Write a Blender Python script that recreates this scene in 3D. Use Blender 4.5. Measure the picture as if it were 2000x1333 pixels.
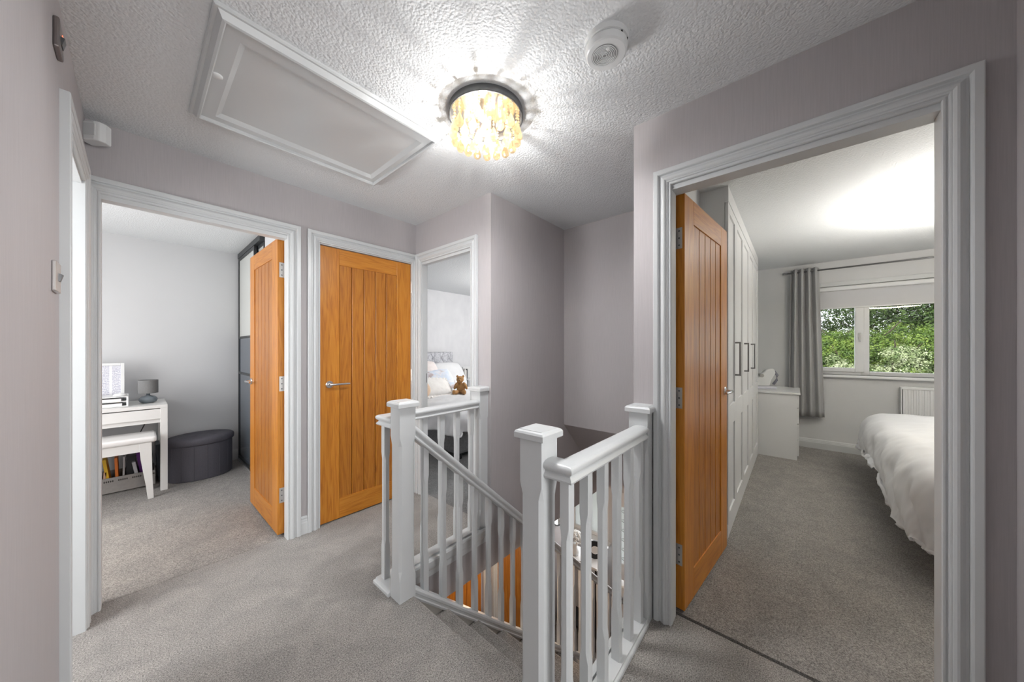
import bpy, bmesh, math, random
from mathutils import Vector, Matrix, noise
R = math.radians
C = bpy.context.scene.collection
for o in list(bpy.data.objects): bpy.data.objects.remove(o, do_unlink=True)
scene = bpy.context.scene

# ------------------------------------------------------------------ camera
cam_d = bpy.data.cameras.new('camera'); cam = bpy.data.objects.new('camera', cam_d); C.objects.link(cam)
cam.location = (0, 0, 1.25)
YAW = math.atan2(553, 637)
cam.rotation_euler = (R(90), 0, YAW - R(90))
cam_d.sensor_width = 36; cam_d.lens = 637/2000*36
cam_d.shift_y = (681.5-666.5)/2000
cam_d.clip_start = 0.02; cam_d.clip_end = 200
scene.camera = cam
# ------------------------------------------------------------------ colour + world
scene.view_settings.view_transform = 'Standard'; scene.view_settings.look = 'None'
scene.view_settings.gamma = 1; scene.view_settings.use_curve_mapping = False
scene.view_settings.exposure = 0.47
w = bpy.data.worlds.new('world'); scene.world = w; w.use_nodes = True
bg = w.node_tree.nodes['Background']; bg.inputs['Color'].default_value = (0.93, 0.96, 1, 1); bg.inputs['Strength'].default_value = 2.15
def area(name, loc, rot, sx, sy, power, col=(1,1,1)):
    d = bpy.data.lights.new(name, 'AREA'); d.shape = 'RECTANGLE'; d.size = sx; d.size_y = sy
    d.energy = power; d.color = col
    o = bpy.data.objects.new(name, d); o.location = loc; o.rotation_euler = rot; C.objects.link(o); return o
sd = bpy.data.lights.new('sun', 'SUN'); sd.energy = 3.2; sd.angle = R(12); sd.color = (1, .96, .88)
so = bpy.data.objects.new('sun', sd); so.rotation_euler = (0, R(-48), R(-12)); C.objects.link(so)
# window daylight of the neighbouring rooms, plus added fill lights for the landing
area('daylight_study', (-1.25, 3.5, 1.25), (0, R(-90), 0), 1.2, 1.5, 24, (1, .99, .98))
area('fill_bathroom', (-1.5, 2.0, 1.5), (0, R(-90), 0), 1.3, 1.0, 40)  # unseen area light in the windowless bathroom shell, added to brighten the landing
area('fill_added_room', (.62, -1.9, 1.45), (R(90), 0, 0), 1.3, 1.4, 42)  # unseen area light behind the added doorway, fills the landing
area('daylight_girls_room', (4.6, 2.2, 1.6), (R(90), 0, R(25)), 1.6, 1.2, 15)
area('daylight_main_window', (5.62, -1.35, 1.4), (0, R(90), 0), .8, 2.0, 1).data.cycles.is_portal = True
area('daylight_hall_door', (4.25, 1.9, -1.35), (0, R(90), 0), 1.0, 1.0, 8)
# ------------------------------------------------------------------ materials
def M(name, col, rough=.5, metal=0, **kw):
    m = bpy.data.materials.new(name); m.use_nodes = True
    b = m.node_tree.nodes['Principled BSDF']
    b.inputs['Base Color'].default_value = (*col, 1); b.inputs['Roughness'].default_value = rough
    b.inputs['Metallic'].default_value = metal
    for k, v in kw.items(): b.inputs[k].default_value = v
    return m
def nodes(m): return m.node_tree.nodes, m.node_tree.links, m.node_tree.nodes['Principled BSDF']
def tex_noise(m, scale, mapscale=(1,1,1), detail=3, dist=0, rough=.5, obj=True):
    N, L, b = nodes(m)
    tc = N.new('ShaderNodeTexCoord'); mp = N.new('ShaderNodeMapping'); mp.inputs['Scale'].default_value = mapscale
    L.new(tc.outputs['Object'], mp.inputs['Vector'])
    t = N.new('ShaderNodeTexNoise'); t.inputs['Scale'].default_value = scale; t.inputs['Detail'].default_value = detail
    t.inputs['Distortion'].default_value = dist; t.inputs['Roughness'].default_value = rough
    L.new(mp.outputs[0], t.inputs['Vector']); return t
def ramp(m, src, stops):
    N, L, b = nodes(m); r = N.new('ShaderNodeValToRGB'); e = r.color_ramp.elements
    e[0].position, e[0].color = stops[0][0], (*stops[0][1], 1)
    e[1].position, e[1].color = stops[-1][0], (*stops[-1][1], 1)
    for p, c in stops[1:-1]:
        k = e.new(p); k.color = (*c, 1)
    L.new(src, r.inputs['Fac']); return r
def bump(m, src, strength, dist):
    N, L, b = nodes(m); bp = N.new('ShaderNodeBump'); bp.inputs['Strength'].default_value = strength
    bp.inputs['Distance'].default_value = dist; L.new(src, bp.inputs['Height']); L.new(bp.outputs[0], b.inputs['Normal']); return bp
def col(m, src):
    N, L, b = nodes(m); L.new(src, b.inputs['Base Color'])
def noisy(name, c1, c2, scale, mapscale=(1,1,1), rough=.6, bs=0, bd=.001, lo=.3, hi=.7, detail=3, dist=0, **kw):
    m = M(name, c1, rough, **kw); t = tex_noise(m, scale, mapscale, detail, dist)
    r = ramp(m, t.outputs['Fac'], [(lo, c1), (hi, c2)]); col(m, r.outputs[0])
    if bs: bump(m, t.outputs['Fac'], bs, bd)
    return m
white = M('white_gloss_paint', (.595,.61,.615), .32)
wallpaper = noisy('mauve_wallpaper', (.425,.400,.406), (.468,.441,.448), 1.0, (420,420,9), rough=.62, bs=.15, bd=.0005, lo=.3, hi=.72, detail=5)
room_wall = noisy('pale_grey_paint', (.60,.605,.615), (.615,.62,.63), 3, rough=.8)
room_wall2 = noisy('light_grey_paint', (.66,.665,.672), (.675,.68,.687), 3, rough=.8)
lilac = noisy('lilac_patterned_paper', (.70,.70,.72), (.76,.76,.775), 7, (1,1,.6), rough=.7)
# artex ceiling
artex = M('stippled_ceiling', (.72,.735,.745), .75)
def build_artex():
    N, L, b = nodes(artex)
    tc = N.new('ShaderNodeTexCoord'); wn = N.new('ShaderNodeTexNoise'); wn.inputs['Scale'].default_value = 60; L.new(tc.outputs['Object'], wn.inputs['Vector'])
    mixv = N.new('ShaderNodeVectorMath'); mixv.operation = 'MULTIPLY_ADD'; mixv.inputs[1].default_value = (.010,.010,.010)
    L.new(wn.outputs['Color'], mixv.inputs[0]); L.new(tc.outputs['Object'], mixv.inputs[2])
    vo = N.new('ShaderNodeTexVoronoi'); vo.feature = 'SMOOTH_F1'; vo.inputs['Scale'].default_value = 105; vo.inputs['Smoothness'].default_value = .25
    L.new(mixv.outputs[0], vo.inputs['Vector'])
    inv = N.new('ShaderNodeMath'); inv.operation = 'SUBTRACT'; inv.inputs[0].default_value = 1; L.new(vo.outputs['Distance'], inv.inputs[1])
    t2 = tex_noise(artex, 90, (1,1,1), 2, .3)
    mx = N.new('ShaderNodeMath'); mx.operation = 'MULTIPLY_ADD'; mx.inputs[1].default_value = .55
    L.new(t2.outputs['Fac'], mx.inputs[0]); L.new(inv.outputs[0], mx.inputs[2])
    bump(artex, mx.outputs[0], .60, .0042)
build_artex()
def carpet_mat(name, c1, c2):
    m = M(name, c1, .95)
    N, L, b = nodes(m)
    t = tex_noise(m, 210, (1,1,1), 3, .3, .6); t2 = tex_noise(m, 5, (1,1,1), 4, 1.2, .6)
    r = ramp(m, t.outputs['Fac'], [(.33, c1), (.68, c2)])
    r2 = ramp(m, t2.outputs['Fac'], [(.35, (.83,.83,.83)), (.65, (1.05,1.04,1.03))])
    mm = N.new('ShaderNodeMixRGB'); mm.blend_type = 'MULTIPLY'; mm.inputs[0].default_value = 1
    L.new(r.outputs[0], mm.inputs[1]); L.new(r2.outputs[0], mm.inputs[2]); L.new(mm.outputs[0], b.inputs['Base Color'])
    bump(m, t.outputs['Fac'], .8, .006)
    b.inputs['Sheen Weight'].default_value = .2
    return m
carpet = carpet_mat('grey_beige_carpet', (.105,.098,.091), (.475,.445,.418))
carpet_dark = carpet_mat('dark_grey_carpet', (.06,.06,.062), (.27,.27,.27))
def oak_mat(name, vertical=True, c=((.42,.135,.012),(.56,.205,.020),(.62,.255,.032)), rough=.33):
    m = M(name, c[1], rough); N, L, b = nodes(m)
    tc = N.new('ShaderNodeTexCoord'); mp = N.new('ShaderNodeMapping')
    mp.inputs['Scale'].default_value = (14,14,1.1) if vertical else (1.1,14,14)
    L.new(tc.outputs['Object'], mp.inputs['Vector'])
    n1 = N.new('ShaderNodeTexNoise'); n1.inputs['Scale'].default_value = 1.0; n1.inputs['Detail'].default_value = 2; n1.inputs['Distortion'].default_value = .6
    L.new(mp.outputs[0], n1.inputs['Vector'])
    mul = N.new('ShaderNodeMath'); mul.operation = 'MULTIPLY'; mul.inputs[1].default_value = 7
    L.new(n1.outputs['Fac'], mul.inputs[0])
    fr = N.new('ShaderNodeMath'); fr.operation = 'PINGPONG'; fr.inputs[1].default_value = .5; L.new(mul.outputs[0], fr.inputs[0])
    mp2 = N.new('ShaderNodeMapping'); mp2.inputs['Scale'].default_value = (260,260,9) if vertical else (9,260,260)
    L.new(tc.outputs['Object'], mp2.inputs['Vector'])
    n2 = N.new('ShaderNodeTexNoise'); n2.inputs['Scale'].default_value = 1; n2.inputs['Detail'].default_value = 3; L.new(mp2.outputs[0], n2.inputs['Vector'])
    ad = N.new('ShaderNodeMath'); ad.operation = 'MULTIPLY_ADD'; ad.inputs[1].default_value = .6
    L.new(fr.outputs[0], ad.inputs[0]); L.new(n2.outputs['Fac'], ad.inputs[2])
    r = ramp(m, ad.outputs[0], [(.35, c[0]), (.62, c[1]), (.9, c[2])]); col(m, r.outputs[0])
    bump(m, n2.outputs['Fac'], .08, .0008)
    return m
oak = oak_mat('golden_oak'); oak_h = oak_mat('golden_oak_across', False); oak_p = oak_mat('golden_oak_boards', True, ((.31,.095,.010),(.45,.16,.017),(.53,.21,.026)))
chrome = M('chrome', (.75,.75,.76), .18, 1)
steel = M('brushed_steel', (.62,.60,.585), .32, 1)
dark_steel = M('dark_nickel', (.16,.165,.17), .35, .7)
black = M('black', (.008,.008,.009), .5)
charcoal = M('charcoal_frame', (.03,.033,.036), .4)
greyglass = M('grey_glass_panel', (.10,.12,.15), .12)
whiteglass = M('soft_white_panel', (.66,.67,.64), .2)
plastic = M('white_plastic', (.72,.73,.73), .35)
satin = noisy('white_cotton', (.71,.715,.73), (.76,.765,.775), 3, rough=.7)
furn = M('white_furniture', (.74,.735,.72), .35)
furn2 = M('white_lacquer', (.72,.725,.73), .35)
beige = noisy('beige_string', (.46,.44,.40), (.50,.48,.44), 8, rough=.6)

# ------------------------------------------------------------------ mesh helpers
ROOT = {}
def add_box(bm, x0, x1, y0, y1, z0, z1, mat=None):
    vs = [bm.verts.new((x, y, z)) for x in (x0, x1) for y in (y0, y1) for z in (z0, z1)]
    for f in ((0,1,3,2),(4,6,7,5),(0,4,5,1),(2,3,7,6),(0,2,6,4),(1,5,7,3)):
        bm.faces.new([vs[i] for i in f])
    return vs
def box(*a):
    bm = bmesh.new(); add_box(bm, *a); return bm
def add_prism(bm, pts, axis, a, b):
    def v(p, t):
        if axis == 'x': return (t, p[0], p[1])
        if axis == 'y': return (p[0], t, p[1])
        return (p[0], p[1], t)
    A = [bm.verts.new(v(p, a)) for p in pts]; B = [bm.verts.new(v(p, b)) for p in pts]
    n = len(pts); bm.faces.new(A); bm.faces.new(B[::-1])
    for i in range(n): bm.faces.new((A[i], B[i], B[(i+1)%n], A[(i+1)%n]))
def prism(pts, axis, a, b):
    bm = bmesh.new(); add_prism(bm, pts, axis, a, b); return bm
def add_lathe(bm, prof, cx=0, cy=0, cz=0, n=32, axis='z', sx=1, sy=1):
    rings = []
    for r, z in prof:
        ring = []
        for i in range(n):
            t = 2*math.pi*i/n; p = (r*math.cos(t)*sx, r*math.sin(t)*sy, z)
            if axis == 'x': p = (p[2], p[0], p[1])
            if axis == 'y': p = (p[0], p[2], p[1])
            ring.append(bm.verts.new((p[0]+cx, p[1]+cy, p[2]+cz)))
        rings.append(ring)
    for a, b in zip(rings, rings[1:]):
        for i in range(n): bm.faces.new((a[i], a[(i+1)%n], b[(i+1)%n], b[i]))
    if prof[0] == prof[-1]: return
    if prof[0][0] > 1e-6: bm.faces.new(rings[0][::-1])
    if prof[-1][0] > 1e-6: bm.faces.new(rings[-1])
def lathe(prof, **k):
    bm = bmesh.new(); add_lathe(bm, prof, **k); return bm
def add_tube(bm, pts, r, n=10):
    pts = [Vector(p) for p in pts]; rings = []
    for i, p in enumerate(pts):
        d = (pts[min(i+1, len(pts)-1)] - pts[max(i-1, 0)]).normalized()
        u = d.cross(Vector((0,0,1)))
        if u.length < 1e-3: u = d.cross(Vector((1,0,0)))
        u.normalize(); v = d.cross(u); rr = r[i] if isinstance(r, (list, tuple)) else r
        rings.append([bm.verts.new(p + rr*(math.cos(2*math.pi*k/n)*u + math.sin(2*math.pi*k/n)*v)) for k in range(n)])
    for a, b in zip(rings, rings[1:]):
        for k in range(n): bm.faces.new((a[k], a[(k+1)%n], b[(k+1)%n], b[k]))
    bm.faces.new(rings[0][::-1]); bm.faces.new(rings[-1])
def tube(pts, r, n=10):
    bm = bmesh.new(); add_tube(bm, pts, r, n); return bm
def add_ell(bm, c, s, rot=None, seg=20):
    m = Matrix.Translation(c) @ (rot.to_matrix().to_4x4() if rot else Matrix()) @ Matrix.Diagonal((*s, 1))
    bmesh.ops.create_uvsphere(bm, u_segments=seg, v_segments=max(8, seg*2//3), radius=1, matrix=m)
def wmat(o):
    if o is None: return Matrix()
    return ROOT.get(o.name, Matrix())
def obj(name, bm, mat, parent=None, bev=0, smooth=False, local=False, sub=0, seg=2, label=None):
    bmesh.ops.recalc_face_normals(bm, faces=bm.faces)
    if smooth:
        for f in bm.faces: f.smooth = True
    me = bpy.data.meshes.new(name)
    if parent is not None:
        if not local: bm.transform(wmat(parent).inverted())
    bm.to_mesh(me); bm.free()
    me.materials.append(mat)
    o = bpy.data.objects.new(name, me); C.objects.link(o)
    if parent is not None:
        o.parent = parent; ROOT[o.name] = wmat(parent)
    if bev:
        b = o.modifiers.new('bevel', 'BEVEL'); b.width = bev; b.segments = seg; b.limit_method = 'ANGLE'; b.angle_limit = R(40)
        b.harden_normals = False
    if sub:
        s = o.modifiers.new('subd', 'SUBSURF'); s.levels = sub; s.render_levels = sub
    if label: o['label'] = label
    return o
def tag(o, label, cat, group=None):
    o['label'] = label; o['category'] = cat
    if group: o['group'] = group
    if o.type == 'MESH' and o.parent is None:
        me = o.data; xs = [v.co.x for v in me.vertices]; ys = [v.co.y for v in me.vertices]; zs = [v.co.z for v in me.vertices]
        c = Vector(((min(xs)+max(xs))/2, (min(ys)+max(ys))/2, min(zs)))
        me.transform(Matrix.Translation(-c)); o.location = c
    return o
def thing(name, label, cat, loc, rz=0, group=None, struct=False):
    o = bpy.data.objects.new(name, None); C.objects.link(o); o.empty_display_size = .1
    o.location = loc; o.rotation_euler = (0, 0, rz)
    ROOT[o.name] = Matrix.Translation(loc) @ Matrix.Rotation(rz, 4, 'Z')
    if struct: o['kind'] = 'structure'
    if label: o['label'] = label
    if cat: o['category'] = cat
    if group: o['group'] = group
    return o
def struct(name, bm, mat, bev=0, smooth=False, label=None, cat=None):
    o = obj(name, bm, mat, bev=bev, smooth=smooth); o['kind'] = 'structure'
    if label: o['label'] = label
    if cat: o['category'] = cat
    return o
def dup(root, loc, rz=None, label=None):
    r = root.copy(); C.objects.link(r); r.location = loc
    if rz is not None: r.rotation_euler = (0, 0, rz)
    if label: r['label'] = label
    for ch in list(root.children):
        c = ch.copy(); C.objects.link(c); c.parent = r
        for g in list(ch.children):
            d = g.copy(); C.objects.link(d); d.parent = c
    return r

# ------------------------------------------------------------------ dimensions of the place
CZ = 2.33                                   # ceiling
XW0, YN, XNE, YC, XE, XW5, YS = -.158, 2.51, 1.605, 1.587, 2.55, 1.587, -.46
DZ = -2.72                                  # downstairs floor
DCZ = -.262                                 # downstairs ceiling

def add_wall(bm, axis, c0, c1, a0, a1, z0, z1, ops=()):
    """wall slab between c0..c1 on its normal axis, running a0..a1, with openings (a, b, zlo, zhi)"""
    def bx(p, q, zl, zh):
        if q-p < 1e-5 or zh-zl < 1e-5: return
        if axis == 'x': add_box(bm, c0, c1, p, q, zl, zh)
        else: add_box(bm, p, q, c0, c1, zl, zh)
    p = a0
    for (a, b, zl, zh) in sorted(ops):
        bx(p, a, z0, z1); bx(a, b, z0, zl); bx(a, b, zh, z1); p = b
    bx(p, a1, z0, z1)
def wall(name, axis, c0, c1, a0, a1, z0, z1, mat, ops=()):
    bm = bmesh.new(); add_wall(bm, axis, c0, c1, a0, a1, z0, z1, ops); return struct(name, bm, mat)

OP1 = (-.142, .677, -.05, 2.0); OP2 = (.828, 1.580, -.05, 2.0)       # study and closed door, in the north wall
OP3 = (1.757, 2.442, -.05, 2.0)                                    # girls' room
OP5 = (-.363, .452, -.05, 2.0)                                     # main bedroom
OP0 = (1.79, 2.39, -.05, 2.0)                                      # bathroom
OPS = (.15, .95, -.05, 2.0)                                        # added doorway to an unseen side room, lets fill light in
wall('wall_north', 'y', YN, YN+.05, XW0, XNE, -.05, CZ, wallpaper, [OP1, OP2])
wall('wall_north.001', 'y', YN+.05, YN+.10, -2.6, XNE, -.05, CZ, room_wall, [OP1, OP2])
wall('wall_west', 'x', XW0-.05, XW0, YS, YN, -.05, CZ, wallpaper, [OP0])
wall('wall_west.001', 'x', XW0-.10, XW0-.05, YS, YN, -.05, CZ, room_wall, [OP0])
wall('wall_east', 'x', XNE, XNE+.03, YC, YN+.10, -.262, CZ, wallpaper, [(OP3[0], OP3[1], -.05, 2.0)])
wall('wall_east.001', 'x', XNE+.03, XNE+.06, YC+.06, YN+.10, -.262, CZ, lilac, [(OP3[0], OP3[1], -.05, 2.0)])
wall('wall_stairwell', 'y', YC, YC+.03, XNE+.03, 3.35, DCZ, CZ, wallpaper)
wall('wall_stairwell.001', 'y', YC+.03, YC+.06, XNE+.03, 5.64, DCZ, CZ, lilac)
wall('wall_stairwell.002', 'x', XE, XE+.05, .543, YC, .56, CZ, wallpaper)
wall('wall_landing_edge', 'y', 1.60, 1.64, .95, XNE, DCZ, -.05, wallpaper)
wall('wall_southeast', 'x', XW5, XW5+.05, YS, .593, -.05, CZ, wallpaper, [OP5])
wall('wall_southeast.001', 'x', XW5+.05, XW5+.10, -3.2, .543, -.05, CZ, room_wall2, [OP5])
wall('wall_stairwell_south', 'y', .543, .593, XW5+.0501, 4.40, DZ, CZ, wallpaper)
wall('wall_stairwell_south.001', 'y', .543, .593, .915, XW5+.05, DZ, -.05, wallpaper)
wall('wall_south', 'y', YS-.05, YS, XW0, XW5, -.05, CZ, wallpaper, [OPS])
# ceiling: one stippled slab
struct('ceiling', box(-2.6, 5.9, -3.2, 5.2, CZ, CZ+.12), artex)
# sloping soffit over the stairs and downstairs ceiling
struct('ceiling_soffit', prism([(2.551,.56),(3.35,DCZ),(3.35,DCZ+.08),(2.551,.66)], 'y', .594, YC-.001), wallpaper)
bm = bmesh.new(); add_box(bm, 3.35, 4.40, .593, 4.2, DCZ, DCZ+.1); add_box(bm, .9, 3.35, 1.64, 4.2, DCZ, DCZ+.1)
struct('ceiling_downstairs', bm, room_wall)
# landing floor
bm = bmesh.new()
add_box(bm, XW0-.08, .915, YS-.08, YN+.045, -.05, 0)
add_box(bm, .915, 1.665, YS-.08, .575, -.05, 0)
add_box(bm, .915, XNE+.035, 1.612, YN+.045, -.05, 0)
struct('floor', bm, carpet)
bm = bmesh.new(); add_box(bm, -2.6, .95, YN+.072, 5.1, -.06, -.012)
struct('floor_study', bm, carpet)
bm = bmesh.new(); add_box(bm, 1.700, 5.64, -3.2, .60, -.06, -.012)
struct('floor_bedroom', bm, carpet)
bm = bmesh.new(); add_box(bm, XNE+.035, 5.64, YC+.06, 5.1, -.06, -.012)
struct('floor_girls_room', bm, carpet_dark)
struct('floor_bathroom', box(-2.3, XW0-.08, .9, YN+.05, -.06, -.012), carpet)
struct('floor_added_room', box(-.6, 1.665, -2.4, YS-.08, -.06, -.012), carpet)  # floor of the added side room
struct('floor_downstairs', box(.9, 4.40, .593, 4.2, DZ-.05, DZ), carpet_dark)

bm = bmesh.new(); add_box(bm, OP1[0], OP1[1], YN+.030, YN+.095, -.075, -.045); struct('trim_21', bm, M('seam_shade_strip', (.03,.028,.026), .9))  # near-black strip under the carpet gap, its colour stands for seam shade
bm = bmesh.new(); add_box(bm, XW5+.05, XW5+.13, OP5[0], OP5[1], -.075, -.045); struct('trim_22', bm, bpy.data.materials['seam_shade_strip'])
# ---- neighbouring rooms' shells
wall('wall_study_north', 'y', 4.82, 4.92, -2.6, 1.6, -.05, CZ, room_wall)
wall('wall_study_west', 'x', -1.45, -1.35, YN+.1, 4.82, -.05, CZ, room_wall, [(2.9, 4.1, .9, 2.05)])
wall('wall_study_east', 'x', .80, .90, YN+.1, 3.80, -.05, CZ, room_wall2)
wall('wall_bathroom_west', 'x', -1.75, -1.65, .9, YN+.05, -.05, CZ, room_wall2)
wall('wall_bathroom_south', 'y', .85, .95, -1.7, XW0-.1, -.05, CZ, room_wall2)
wall('wall_added_room_south', 'y', -2.2, -2.1, -.5, XW5+.05, -.05, CZ, room_wall2)  # shell of the added side room, out of view around its fill light
wall('wall_added_room_west', 'x', -.6, -.5, -2.2, YS-.05, -.05, CZ, room_wall2)
wall('wall_girls_north', 'y', 5.02, 5.12, 1.6, 5.64, -.05, CZ, lilac)
wall('wall_girls_east', 'x', 5.60, 5.70, YC, 5.1, -.05, CZ, lilac)
WIN = (-2.35, -.12, .93, 2.02)
wall('wall_bedroom_east', 'x', 5.64, 5.84, -3.2, .9, -.05, CZ, room_wall2, [WIN])
wall('wall_bedroom_south', 'y', -3.3, -3.2, 1.6, 5.84, -.05, CZ, room_wall2)
wall('wall_bedroom_north', 'y', .95, 1.0, 2.6, 5.64, -.05, CZ, room_wall2)
wall('wall_bedroom_north.001', 'y', .50, .543, XW5+.10, 2.6, -.05, CZ, room_wall2)
wall('wall_hall_front', 'x', 4.35, 4.45, .593, 4.2, DZ, DCZ, room_wall, [(1.98, 2.58, -1.47, -.42), (1.05, 1.90, DZ, -.72)])
wall('wall_hall_north', 'y', 2.60, 2.70, .9, 4.35, DZ, DCZ, wallpaper, [(1.84, 2.52, DZ, -.74), (2.72, 3.42, DZ, -.74)])
wall('wall_hall_west', 'x', .78, .82, .593, 2.6, DZ, -.05, wallpaper)
struct('ceiling_under_landing', box(-.2, .905, -.5, 2.6, -.14, -.06), room_wall)

# ------------------------------------------------------------------ trims (architraves, skirting, linings)
PROF = [(0,0),(0,.010),(.003,.013),(.008,.013),(.010,.010),(.014,.010),(.016,.014),(.020,.0155),(.022,.0155),(.024,.018),(.030,.021),(.036,.021),(.042,.018),
        (.050,.012),(.056,.0115),(.060,.020),(.064,.022),(.082,.022),(.085,.020),(.085,0)]
PROF = [(o_*.882, t_) for o_, t_ in PROF]
def architrave(name, axis, c, nrm, a0, a1, zt, z0=0, prof=PROF, skip=None):
    bm = bmesh.new(); rows = []
    for o_, t in prof:
        k = c + nrm*t; L = []
        for (a, z) in ((a0-o_, z0), (a0-o_, zt+o_), (a1+o_, zt+o_), (a1+o_, z0)):
            L.append(bm.verts.new((k, a, z) if axis == 'x' else (a, k, z)))
        rows.append(L)
    for r1, r2 in zip(rows, rows[1:]):
        for i in range(3): bm.faces.new((r1[i], r1[i+1], r2[i+1], r2[i]))
    for i in (0, 3): bm.faces.new([r[i] for r in rows])
    return struct(name, bm, white)
def lining(name, axis, c0, c1, op, th=.022, stop=None):
    a0, a1, z0, z1 = op; z0 = -.012; bm = bmesh.new()
    add_wall(bm, axis, c0, c1, a0-.001, a1+.001, z0, z1+.001, [(a0+th, a1-th, z0, z1-th)])
    if stop: add_wall(bm, axis, stop[0], stop[1], a0+th-.001, a1-th+.001, z0, z1-th+.001, [(a0+th+.012, a1-th-.012, z0, z1-th-.012)])
    return struct(name, bm, white, bev=.001)
def casing(i, axis, c, nrm, op, **k):
    return architrave('trim_%d' % i, axis, c, nrm, op[0]+.008, op[1]-.008, op[3]-.010, **k)
def edges(i, axis, c, nrm, a0, a1): return architrave('trim_%d' % i, axis, c, nrm, a0, a1, 1.990, z0=-.010)
edges(1, 'y', YN, -1, -.112, .646)
edges(2, 'y', YN, -1, .838, 1.562)
edges(3, 'x', XNE, -1, 1.789, 2.412)
edges(4, 'x', XW5, -1, -.330, .421)
edges(5, 'x', XW0, 1, 1.812, 2.368)
edges(6, 'y', YS, 1, .18, .92)
lining('trim_7', 'y', YN-.001, YN+.101, OP1, th=.020, stop=(YN-.001, YN+.055))
lining('trim_8', 'y', YN-.001, YN+.101, OP2, th=.016)
lining('trim_9', 'x', XNE-.001, XNE+.061, OP3, th=.020, stop=(XNE-.001, XNE+.041))
lining('trim_10', 'x', XW5-.001, XW5+.101, OP5, th=.020, stop=(XW5-.001, XW5+.063))
lining('trim_11', 'x', XW0-.101, XW0+.001, OP0)
lining('trim_12', 'y', YS-.051, YS+.001, OPS)
edges(13, 'x', XW5+.10, 1, OP5[0], OP5[1]); edges(14, 'y', YN+.10, 1, OP1[0], OP1[1]); edges(15, 'x', XNE+.06, 1, OP3[0], OP3[1])
SK = [(0,0),(.016,0),(.016,.075),(.013,.082),(.013,.09),(.009,.098),(.009,.105),(.004,.115),(0,.118)]
def skirting(name, axis, c, nrm, a0, a1, z0=0):
    bm = bmesh.new(); pts = [(c+nrm*t, z0+z) for t, z in SK]
    if axis == 'x':
        add_prism(bm, pts, 'y', a0, a1)
    else:
        add_prism(bm, pts, 'x', a0, a1)
    return struct(name, bm, white)
skirting('baseboard_north', 'y', YN, -1, .635+.078, .84-.078)
skirting('baseboard_west', 'x', XW0, 1, YS, 1.62)
skirting('baseboard_study', 'y', 4.82, -1, -1.35, .76, -.012)
skirting('baseboard_study_west', 'x', -1.35, 1, YN+.1, 4.80, -.012)
skirting('baseboard_bedroom', 'x', 5.64, -1, -3.2, .40, -.012)
skirting('baseboard_girls_room', 'y', 5.02, -1, 1.66, 5.6, -.012)

# ------------------------------------------------------------------ oak doors
def lever(parent, x, z, yface, s, dirx):
    """lever handle on the face at y=yface, pointing outwards s, lever towards dirx (local coords)"""
    bm = bmesh.new()
    prof = [(.0,0),(.026,0),(.026,.006),(.023,.009),(.010,.010),(.009,.038),(.0,.038)]
    add_lathe(bm, [(r, s*t) for r, t in prof], cx=x, cy=yface, cz=z, n=24, axis='y')
    y1 = yface + s*.038
    add_tube(bm, [(x-.008*dirx, y1, z), (x+.03*dirx, y1+s*.006, z+.001), (x+.08*dirx, y1+s*.006, z+.001), (x+.125*dirx, y1+s*.001, z)], [.0095,.0085,.008,.0075], 12)
    h = obj('door_handle', bm, chrome, parent, smooth=True, local=True)
    m = h.modifiers.new('es', 'EDGE_SPLIT'); m.split_angle = R(40)
def oak_door(name, label, loc, rz, wd, ht, ts, th=.040, handle_at=None, bolt=True):
    """local: x along the leaf from its hinge, y thickness (towards ts), z up"""
    t = thing(name, label, 'door', loc, rz, struct=True)
    y0, y1 = (0, th) if ts > 0 else (-th, 0)
    st = .130; tr = .118; br = .145
    for a, b in ((0, st), (wd-st, wd)):
        obj('stile', box(a, b, y0, y1, 0, ht), oak, t, bev=.002, local=True)
    for a, b in ((0, br), (ht-tr, ht)):
        obj('rail', box(st, wd-st, y0, y1, a, b), oak_h, t, bev=.002, local=True)
    bm = bmesh.new(); n = 5; pw = (wd-2*st)/n
    for i in range(n):
        a = st+i*pw+.0011; b = a+pw-.0022; c = .004; d = .005; zz0, zz1 = br, ht-tr; e = d+.005
        pts = [(a,y0+e),(a+c,y0+d),(b-c,y0+d),(b,y0+e),(b,y1-e),(b-c,y1-d),(a+c,y1-d),(a,y1-e)]
        add_prism(bm, pts, 'z', zz0-.003, zz1+.003)
    add_box(bm, st-.002, wd-st+.002, (y0+y1)/2-.004, (y0+y1)/2+.004, br-.002, ht-tr+.002)
    obj('panel', bm, oak_p, t, local=True)
    hx = wd-.062
    z = .985
    lever(t, hx, z, y1, 1, -1); lever(t, hx, z, y0, -1, -1)
    ky = y1 if ts > 0 else y0
    for hz in (.26, 1.01, 1.775):
        bm = bmesh.new()
        q = ky - ts*.030
        add_box(bm, -.0022, .0, min(ky, q), max(ky, q), hz-.05, hz+.05)
        add_tube(bm, [(-.005, ky+ts*.004, hz-.05), (-.005, ky+ts*.004, hz+.05)], .0058, 10)
        hg = obj('hinge', bm, steel, t, local=True)
        bm = bmesh.new()
        for dz in (-.034, 0, .034): add_lathe(bm, [(0,-.0030),(.0045,-.0030),(.0045,-.0018)], cy=ky-ts*.016, cz=hz+dz, n=10, axis='x')
        obj('screw', bm, dark_steel, hg, local=True)
    if bolt:
        bm = box(wd, wd+.002, (y0+y1)/2-.011, (y0+y1)/2+.011, z-.11, z+.06)
        obj('latch_plate', bm, steel, t, local=True)
    return t
oak_door('door_1', 'oak boarded door standing open into the study, left of the picture', (.617, 2.607, .004), R(90.7), .745, 1.985, -1)
oak_door('door_2', 'closed oak boarded door with a lever handle, facing the landing', (1.562, 2.562, .008), R(180), .716, 1.972, 1)
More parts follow.
